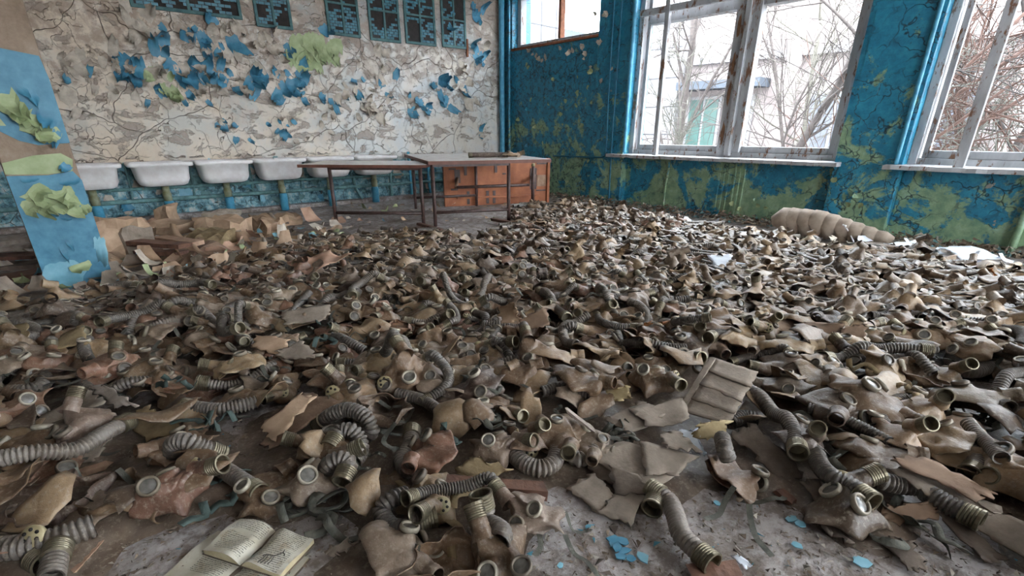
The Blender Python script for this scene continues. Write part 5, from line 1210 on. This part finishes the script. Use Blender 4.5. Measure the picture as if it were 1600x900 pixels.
for i, (a_, b_, z, m) in enumerate([((-60, 395), (60, 380), .16, 'grey_wood'), ((-70, 405), (62, 398), .10, 'red_wood'), ((-50, 420), (65, 412), .05, 'card_d'), ((-40, 385), (40, 372), .25, 'grey_wood'), ((-20, 440), (70, 424), .03, 'red_wood')]):
    bar_px('plank', a_, b_, z, z, .2, .03, M[m], ['grey plank left of the column', 'reddish plank left of the column', 'dark board left of the column', 'topmost grey plank left of the column', 'lowest reddish plank left of the column'][i])
# crumpled bags and boxes beyond the column
def crumple_box(px, py, sx, sy, sz, m, label, seed, cat='box', name='crumpled_box'):
    r_ = np.random.RandomState(seed); n = 5; V = []; F = []; c = fl(px, py)
    kp = [sines(r_, 12, 4) for _ in range(3)]; kq = [sines(r_, 34, 4) for _ in range(3)]
    import itertools
    def facegrid(o_, a_, b_):
        base_ = len(V)
        for j in range(n + 1):
            for i in range(n + 1): V.append(np.array(o_) + np.array(a_) * i / n + np.array(b_) * j / n)
        for j in range(n):
            for i in range(n): F.append((base_ + j * (n + 1) + i, base_ + j * (n + 1) + i + 1, base_ + (j + 1) * (n + 1) + i + 1, base_ + (j + 1) * (n + 1) + i))
    x, y, z = sx / 2, sy / 2, sz
    facegrid((-x, -y, 0), (sx, 0, 0), (0, 0, z)); facegrid((x, -y, 0), (0, sy, 0), (0, 0, z)); facegrid((x, y, 0), (-sx, 0, 0), (0, 0, z)); facegrid((-x, y, 0), (0, -sy, 0), (0, 0, z)); facegrid((-x, -y, z), (sx, 0, 0), (0, sy, 0))
    A = np.array(V); D = np.stack([.07 * snoise(A, kp[i]) * min(sx, 1) + .022 * snoise(A, kq[i]) for i in range(3)], 1); A = A + D * np.clip(A[:, 2:3] / sz + .15, 0, 1); A[:, 2] = np.maximum(A[:, 2], 0)
    o = MB().add(A, F).build(name, m, None, False); o.matrix_world = Matrix.Translation((c[0], c[1], 0)) @ Matrix.Rotation(r_.uniform(0, 3), 4, 'Z'); tag(o, label, cat, 'crumpled boxes and paper beyond the column')
crumple_box(195, 410, .35, .3, .34, M['kraft'], 'crumpled brown paper bag right beside the column', 1, 'bag', 'paper_bag')
crumple_box(215, 408, .2, .25, .3, M['card'], 'pale cardboard box flap in front of the brown bag', 2)
crumple_box(356, 372, .38, .3, .2, M['kraft'], 'squashed brown carton in front of the sinks', 3)
crumple_box(330, 388, .4, .3, .12, M['cloth'], 'crumpled brown sack below the squashed carton', 4, 'sack', 'sack')
crumple_box(420, 365, .35, .25, .15, M['kraft'], 'crushed carton left of the tables', 5)
crumple_box(290, 360, .6, .3, .10, M['kraft'], 'flattened carton under the sinks', 6)
crumple_box(345, 352, .3, .25, .14, M['flake_white'], 'heap of pale paper against the back wall plinth', 7, 'paper', 'paper_heap')
crumple_box(440, 352, .35, .25, .12, M['kraft'], 'brown crumpled paper before the fourth sink', 8, 'paper', 'paper_heap')
crumple_box(310, 408, .7, .25, .10, M['brown_board'], 'long brown leather bag right of the column', 9, 'bag', 'leather_bag')
crumple_box(265, 352, .2, .15, .22, M['kraft'], 'folded carton leaning below the second sink', 10)
bits = []
for i in range(330):
    rs2 = random.Random(2000 + i)
    if i < 250:
        px = rs2.uniform(160, 540); py = rs2.uniform(352, 478 - max(0, px - 230) * .3)
    elif i < 290: px, py = rs2.uniform(0, 120), rs2.uniform(400, 500)
    else: px, py = rs2.uniform(520, 800), rs2.uniform(322, 352)
    if px < 190 and py < 440 and px > 60: continue
    bits.append((px, py, rs2))
for i, (px, py, r_) in enumerate(bits):
    m = r_.choice(('kraft', 'flake_white', 'card', 'kraft', 'peach', 'card', 'kraft', 'flake_white', 'flake_pale', 'flake_green') if px > 200 else ('card', 'flake_green', 'flake_pale', 'kraft', 'flake_white'))
    q = (r_.uniform(.08, .2) if m not in ('flake_pale', 'flake_green') else r_.uniform(.05, .09)) if px < 540 else r_.uniform(.04, .09); V, F = curl_sheet(q, q * r_.uniform(.6, 1.2), r_.uniform(.2, .8), np.random.RandomState(i), 4)
    c = fl(px, py)
    o = MB().add(V, F).build('paper_scrap' if m in ('kraft', 'card', 'peach') else 'paint_chip', M[m]); o.matrix_world = Matrix.Translation((c[0], c[1], .02 + r_.uniform(0, .05))) @ Matrix.Rotation(r_.uniform(0, 6.28), 4, 'Z') @ Matrix.Rotation(1.45 + r_.gauss(0, .2), 4, 'X')
    where = ('at the foot of the column' if px < 160 else 'beside the brown paper bag' if px < 230 else 'around the reddish planks' if px < 290 else 'by the squashed carton' if px < 370 else 'left of the tables' if px < 450 else 'in front of the left table' if px < 540 else 'on the floor under the left table' if px < 670 else 'on the floor under the right table')
    if px < 540: where += ', nearer the wall' if py < 400 else ', nearer the heap'
    tag(o, '%s %s' % ({'kraft': 'brown curled paper scrap', 'card': 'grey curled paper scrap', 'peach': 'pinkish curled paper scrap', 'flake_white': 'plaster chip', 'flake_pale': 'pale blue paint chip', 'flake_green': 'pale green paint chip'}[m], where), 'scrap', 'scraps ' + where)
for i in range(150):
    r_ = random.Random(3300 + i); px = r_.uniform(860, 1590); base_y = 322 + (px - 860) * .112; py = base_y + abs(r_.gauss(0, 22)) + 6
    q = r_.uniform(.05, .15); V, F = curl_sheet(q, q * r_.uniform(.6, 1.3), r_.uniform(.1, .5), np.random.RandomState(3300 + i), 4); c = fl(px, py)
    m = r_.choice(('white_paper', 'flake_white', 'white_paper', 'card', 'flake_white', 'kraft'))
    o = MB().add(V, F).build('paper_scrap' if m != 'flake_white' else 'plaster_chip', M[m]); o.matrix_world = Matrix.Translation((c[0], c[1], .03 + r_.uniform(0, .05))) @ Matrix.Rotation(r_.uniform(0, 6.28), 4, 'Z') @ Matrix.Rotation(1.5 + r_.gauss(0, .15), 4, 'X')
    where = ('beside the overturned table' if px < 960 else 'under the left end of the first window sill' if px < 1080 else 'under the middle of the first window' if px < 1200 else 'around the segmented roll' if px < 1400 else 'under the right window')
    tag(o, '%s %s' % ({'white_paper': 'bluish white paper scrap', 'flake_white': 'pale plaster chip', 'card': 'grey paper scrap', 'kraft': 'brown paper scrap'}[m], where), 'scrap', 'pale litter ' + where)
# segmented roll by the window wall
ro = empty('segmented_roll', Matrix.Translation(Vector(fl(1300, 372)))); tag(ro, 'grey-tan roll of overlapping segments lying under the blue pier', 'roll')
ri = ro.matrix_world.inverted()
A, B_ = fl(1213, 366), fl(1385, 388); nseg = 9
for i in range(nseg):
    t0, t1 = i / nseg, (i + 1.25) / nseg; P0 = A + (B_ - A) * t0; P1 = A + (B_ - A) * min(t1, 1.03)
    r0 = .135 * (1 - .62 * max(0, t0 - .35) / .65); r1 = .135 * (1 - .62 * max(0, t1 - .35) / .65) * .9
    if i == 0: rr = [r0 * .45, r0 * .8, r0, r0]; pp = [P0, P0 + (P1 - P0) * .08, P0 + (P1 - P0) * .3, P1]
    else: rr = [r0 * .93, r0 * 1.03, r0, r1]; pp = [P0, P0 + (P1 - P0) * .06, P0 + (P1 - P0) * .5, P1]
    pp = [np.array([p[0], p[1], max(r, .03) * .85 + .03]) for p, r in zip(pp, rr)]
    V, F = tube_vf(np.array(pp), np.array(rr), 14, True)
    V = [ri @ Vector(v) for v in V]; MB().add(V, F).build('segment', M['roll'], ro)
for i in range(7):
    p0 = fl(1340 + i * 5, 378 + i, .06 + .01 * (i % 3)); p1 = fl(1418 + (i * 13) % 22, 381 + (i * 5) % 12, .05 + .015 * (i % 3))
    o = MB().box(-.5, .5, -.5, .5, -.5, .5).build('thin_slat', M['grey_wood'], None, False); d = Vector(p1 - p0)
    o.matrix_world = Matrix.Translation(Vector((p0 + p1) / 2)) @ d.to_track_quat('X', 'Z').to_matrix().to_4x4() @ Matrix.Diagonal((d.length, .03, .008, 1)); tag(o, 'thin slat in the fan at the tail of the segmented roll', 'slat', 'slats fanned out behind the roll')
o = MB().tube(catmull([fl(1334, 378, .06), fl(1326, 362, .12), fl(1318, 352, .25), fl(1318, 352, .33), fl(1322, 353, .33)], .02), .006, 6).build('wire', M['wire']); tag(o, 'thin white wire sticking up behind the segmented roll', 'wire')
# mask and hose on the table
P = np.array([3.36, 4.70, 0]) + np.array([.9, -.436, 0]) * .62 + np.array([.436, .9, 0]) * .55
u_ = np.array([.9, -.436, 0])
o = hose_obj([P + [0, 0, .735], P + u_ * .14 + [0, 0, .735], P + u_ * .3 + [0, .02, .735], P + u_ * .42 + [0, 0, .735]], 'breathing_hose', None, (.14, .1, .075), .03, (True, True), .014); tag(o, 'brown hose lying on the right-hand table', 'hose')
P2 = P + u_ * .5; put_mask('crush', 0, (P2[0], P2[1], .706), 1.0, .9, 'tan', 'tan crumpled gas mask lying on the right-hand table')
# brass connectors and perforated caps lying loose
for i, (px, py, tx, ty, z, lb) in enumerate([(27, 752, 45, 757, .035, 'loose threaded ring at the left edge'), (56, 872, 66, 878, .035, 'open metal ring in the lower left corner'), (1025, 780, 1018, 795, .03, 'brass coupling at the root of the pale hose'), (1508, 655, 1540, 668, .03, 'brass coupling near the right edge')]):
    o = child('hose_coupling', CONN_ME, None, z_align(fl(px, py, z), fl(tx, ty, z) - fl(px, py, z))); tag(o, lb, 'coupling')
for i, (px, py, z, d, lb) in enumerate([(57, 838, .075, (-.5, -.6, .7), 'cream perforated valve disc over the lower left hose'), (1532, 696, .06, (-.4, -.4, .9), 'cream perforated valve disc near the right edge'), (1452, 652, .09, (-.8, -.2, .3), 'dark perforated valve disc beside the wide cup mask'), (1354, 552, .12, (.3, -.6, .6), 'yellow perforated valve disc above the red batten'), (827, 703, .04, (-.3, -.6, .5), 'perforated valve disc at the U hose end'), (522, 614, .09, (-.6, -.5, .5), 'perforated valve disc right of the brown board'), (602, 600, .11, (-.4, -.5, .8), 'perforated valve disc in the centre heap')]):
    o = child('valve_disc', VALVE_ME, None, z_align(fl(px, py, z), np.array(d))); h = child('vent_holes', HOLES_ME, o); o.scale = (1.0,) * 3; tag(o, lb, 'valve')

# ------------------------------------------------------------------ open book
bc = fl(378, 862); pu = fl(480, 838) - fl(322, 838); pu /= np.linalg.norm(pu)
def book(name, c, ang, w, h, thick, z0, label):
    o = empty(name, Matrix.Translation((c[0], c[1], z0)) @ Matrix.Rotation(ang, 4, 'Z')); tag(o, label, 'book')
    for sgn in (-1, 1):
        n = 14; V = []; F = []
        for j in range(7):
            for i in range(n + 1):
                u = i / n; x = sgn * w * u; zz = thick * (math.sin(min(1, u * 3.2) * math.pi / 2) * 1.0 - .35 * u * u) + .004 * math.sin(j * 1.1 + u * 5 + sgn)
                V.append((x, (j / 6 - .5) * h, zz))
        for j in range(6):
            for i in range(n):
                q = (j * (n + 1) + i, j * (n + 1) + i + 1, (j + 1) * (n + 1) + i + 1, (j + 1) * (n + 1) + i); F.append(q if sgn > 0 else q[::-1])
        MB().add(V, F).build('page', M['page'], o)
        blk = []; bf = []
        ring = [j * (n + 1) + n for j in range(7)]; N = len(V)
        edge = [i for i in range(n + 1)] + [j * (n + 1) + n for j in range(1, 7)] + [6 * (n + 1) + i for i in range(n - 1, -1, -1)]
        for k in edge: blk.append((V[k][0] * .995, V[k][1] * .995, V[k][2] - .0006)); blk.append((V[k][0] * .99, V[k][1] * .99, .0015))
        for k in range(len(edge) - 1): bf.append((2 * k, 2 * k + 2, 2 * k + 3, 2 * k + 1))
        MB().add(blk, bf).build('page_block', M['page_edge'], o)
    MB().box(-w * 1.02, w * 1.02, -h * .51, h * .51, -.001, .0015).build('cover', M['card_d'], o, False)
    return o
A = fl(325, 838); 
va = fl(478, 868) - fl(326, 822); ang = math.atan2(va[1], va[0]) 
ctr = fl(404, 850, .03); b1 = book('open_book', ctr, ang, .122, .12, .024, .014, 'open printed book, upper volume, with a small animal drawing')
ctr = fl(368, 886, .01); b2 = book('open_book', ctr, ang, .15, .17, .012, .0, 'open yellowed book lying under the upper volume')
# the small drawing on the right-hand page: a four-legged animal in a few pen strokes
dr = MB()
for st_ in ([(.060, -.035), (.085, -.03), (.092, -.022), (.1, -.012)], [(.062, -.036), (.06, -.055), (.058, -.068)], [(.068, -.036), (.07, -.055), (.067, -.068)], [(.08, -.033), (.081, -.052), (.078, -.066)], [(.085, -.031), (.09, -.05), (.088, -.064)], [(.1, -.012), (.108, -.016), (.11, -.02)], [(.1, -.012), (.098, -.002)], [(.06, -.035), (.053, -.042)]):
    dr.tube(catmull([(x * .88, y * .8, .0255) for x, y in st_], .004), .0011, 5)
dr.build('printed_drawing', M['ink'], b1)

# ------------------------------------------------------------------ paint chips and crumbs on bare floor
chip_pts = [(960, 850), (972, 848), (965, 858), (975, 862), (968, 872), (985, 876), (1005, 873), (958, 846), (875, 888), (1248, 818), (1245, 855), (1345, 882), (1338, 878), (1103, 888), (1120, 790), (162, 706), (170, 708), (1250, 822), (1235, 812)]
for i, (px, py) in enumerate(chip_pts):
    r_ = np.random.RandomState(1200 + i); q = r_.uniform(.012, .026); c = fl(px, py); th = np.arange(7) * .9; V = [(q * r_.uniform(.5, 1) * math.cos(t), q * r_.uniform(.4, .8) * math.sin(t), .004) for t in th]; n = len(V)
    V += [(x, y, .001) for x, y, z in V]; F = [tuple(range(n)), tuple(range(2 * n - 1, n - 1, -1))] + [(k, n + k, n + (k + 1) % n, (k + 1) % n) for k in range(n)]
    m = 'flake_blue' if px < 1000 and px > 900 or px < 200 else 'flake_pale'
    o = MB().add(V, F).build('paint_chip', M[m], None, False); o.matrix_world = Matrix.Translation((c[0], c[1], .002 + .002 * (i % 3))) @ Matrix.Rotation(r_.uniform(0, 6), 4, 'Z') @ Matrix.Rotation(r_.normal(0, .12), 4, 'X')
    tag(o, ('bright blue paint chip in the cluster on the bare floor' if 900 < px < 1010 else 'blue paint chip among the scraps at left' if px < 200 else 'pale blue paint chip alone on the lower right floor'), 'paint chip', 'paint chips on the floor')
o = S('plastic_scrap', [(1142, 870), (1152, 866), (1174, 882), (1166, 889)], [.015, .02, .012, .01], M['white_paper'], 'small white plastic scrap on the bare floor', 'scrap', 6, .003, .006, .006, 99)
cm = MB(); r_ = random.Random(77)
for i in range(9000):
    px, py = r_.uniform(-20, 1620), r_.uniform(480, 915) if i < 6500 else r_.uniform(330, 480)
    c = fl(px, py)
    if c[0] > 6.2 or c[1] > 7.0: continue
    if in_pile(c[0], c[1]) and r_.random() < .75: continue
    q = r_.uniform(.002, .008) if r_.random() < .9 else r_.uniform(.006, .011)
    V = [(c[0] + r_.gauss(0, q), c[1] + r_.gauss(0, q), r_.uniform(0, q * .8)) for _ in range(4)]; V[3] = (c[0], c[1], q * r_.uniform(.4, 1.2))
    t = r_.random(); k = r_.uniform(.6, 1.3); col = (.2 * k, .15 * k, .11 * k) if t < .5 else (.42 * k, .37 * k, .31 * k) if t < .8 else (.09 * k, .065 * k, .05 * k) if t < .97 else (.1, .3, .4)
    cm.add(V, [(0, 1, 3), (1, 2, 3), (2, 0, 3), (0, 2, 1)], col)
# rubble strip along the foot of the window wall
for i in range(2600):
    s = r_.uniform(.9, 8.5); w_ = abs(r_.gauss(0, .13)); p = Q + ER * s - NR * (w_ + .05); q = r_.uniform(.01, .035); zb = max(0, .07 - w_ * .4) * r_.random()
    V = [(p[0] + r_.gauss(0, q), p[1] + r_.gauss(0, q), zb + r_.uniform(0, q * .6)) for _ in range(4)]; V[3] = (p[0], p[1], zb + q * 1.1); t = r_.random(); k = r_.uniform(.6, 1.3)
    cm.add(V, [(0, 1, 3), (1, 2, 3), (2, 0, 3), (0, 2, 1)], (.22 * k, .16 * k, .11 * k) if t < .6 else (.38 * k, .34 * k, .28 * k) if t < .85 else (.1, .2, .2))
tag(cm.build('floor_debris', M['crumb'], None, False), 'crumbs of plaster, paint and dirt over the bare floor', 'debris', kind='stuff')
for k_, p in PROTO.items():
    if k_ not in USED:
        for ch in list(p.children):
            for c2 in list(ch.children): bpy.data.objects.remove(c2)
            bpy.data.objects.remove(ch)
        bpy.data.objects.remove(p)

# things alike in look and place are told apart by their order from the left
from collections import defaultdict
dup = defaultdict(list)
bpy.context.view_layer.update()
for o in scene.objects:
    if o.parent is None and o.get('label') and o.get('category'): dup[o['label']].append(o)
ORD = ['leftmost', 'second-from-left', 'third-from-left', 'fourth-from-left', 'fifth-from-left', 'sixth-from-left', 'seventh-from-left', 'eighth-from-left', 'ninth-from-left', 'tenth-from-left', 'eleventh-from-left', 'twelfth-from-left', 'thirteenth-from-left', 'fourteenth-from-left', 'fifteenth-from-left', 'sixteenth-from-left']
for lb, os_ in dup.items():
    if 1 < len(os_) <= 16 and len(lb.split()) < 16:
        os_.sort(key=lambda o: pix(np.array(o.matrix_world @ (sum((Vector(c) for c in o.bound_box), Vector()) / 8) if o.type == 'MESH' else o.matrix_world.translation))[0])
        for k, o in enumerate(os_): o['label'] = ORD[k] + ' ' + lb
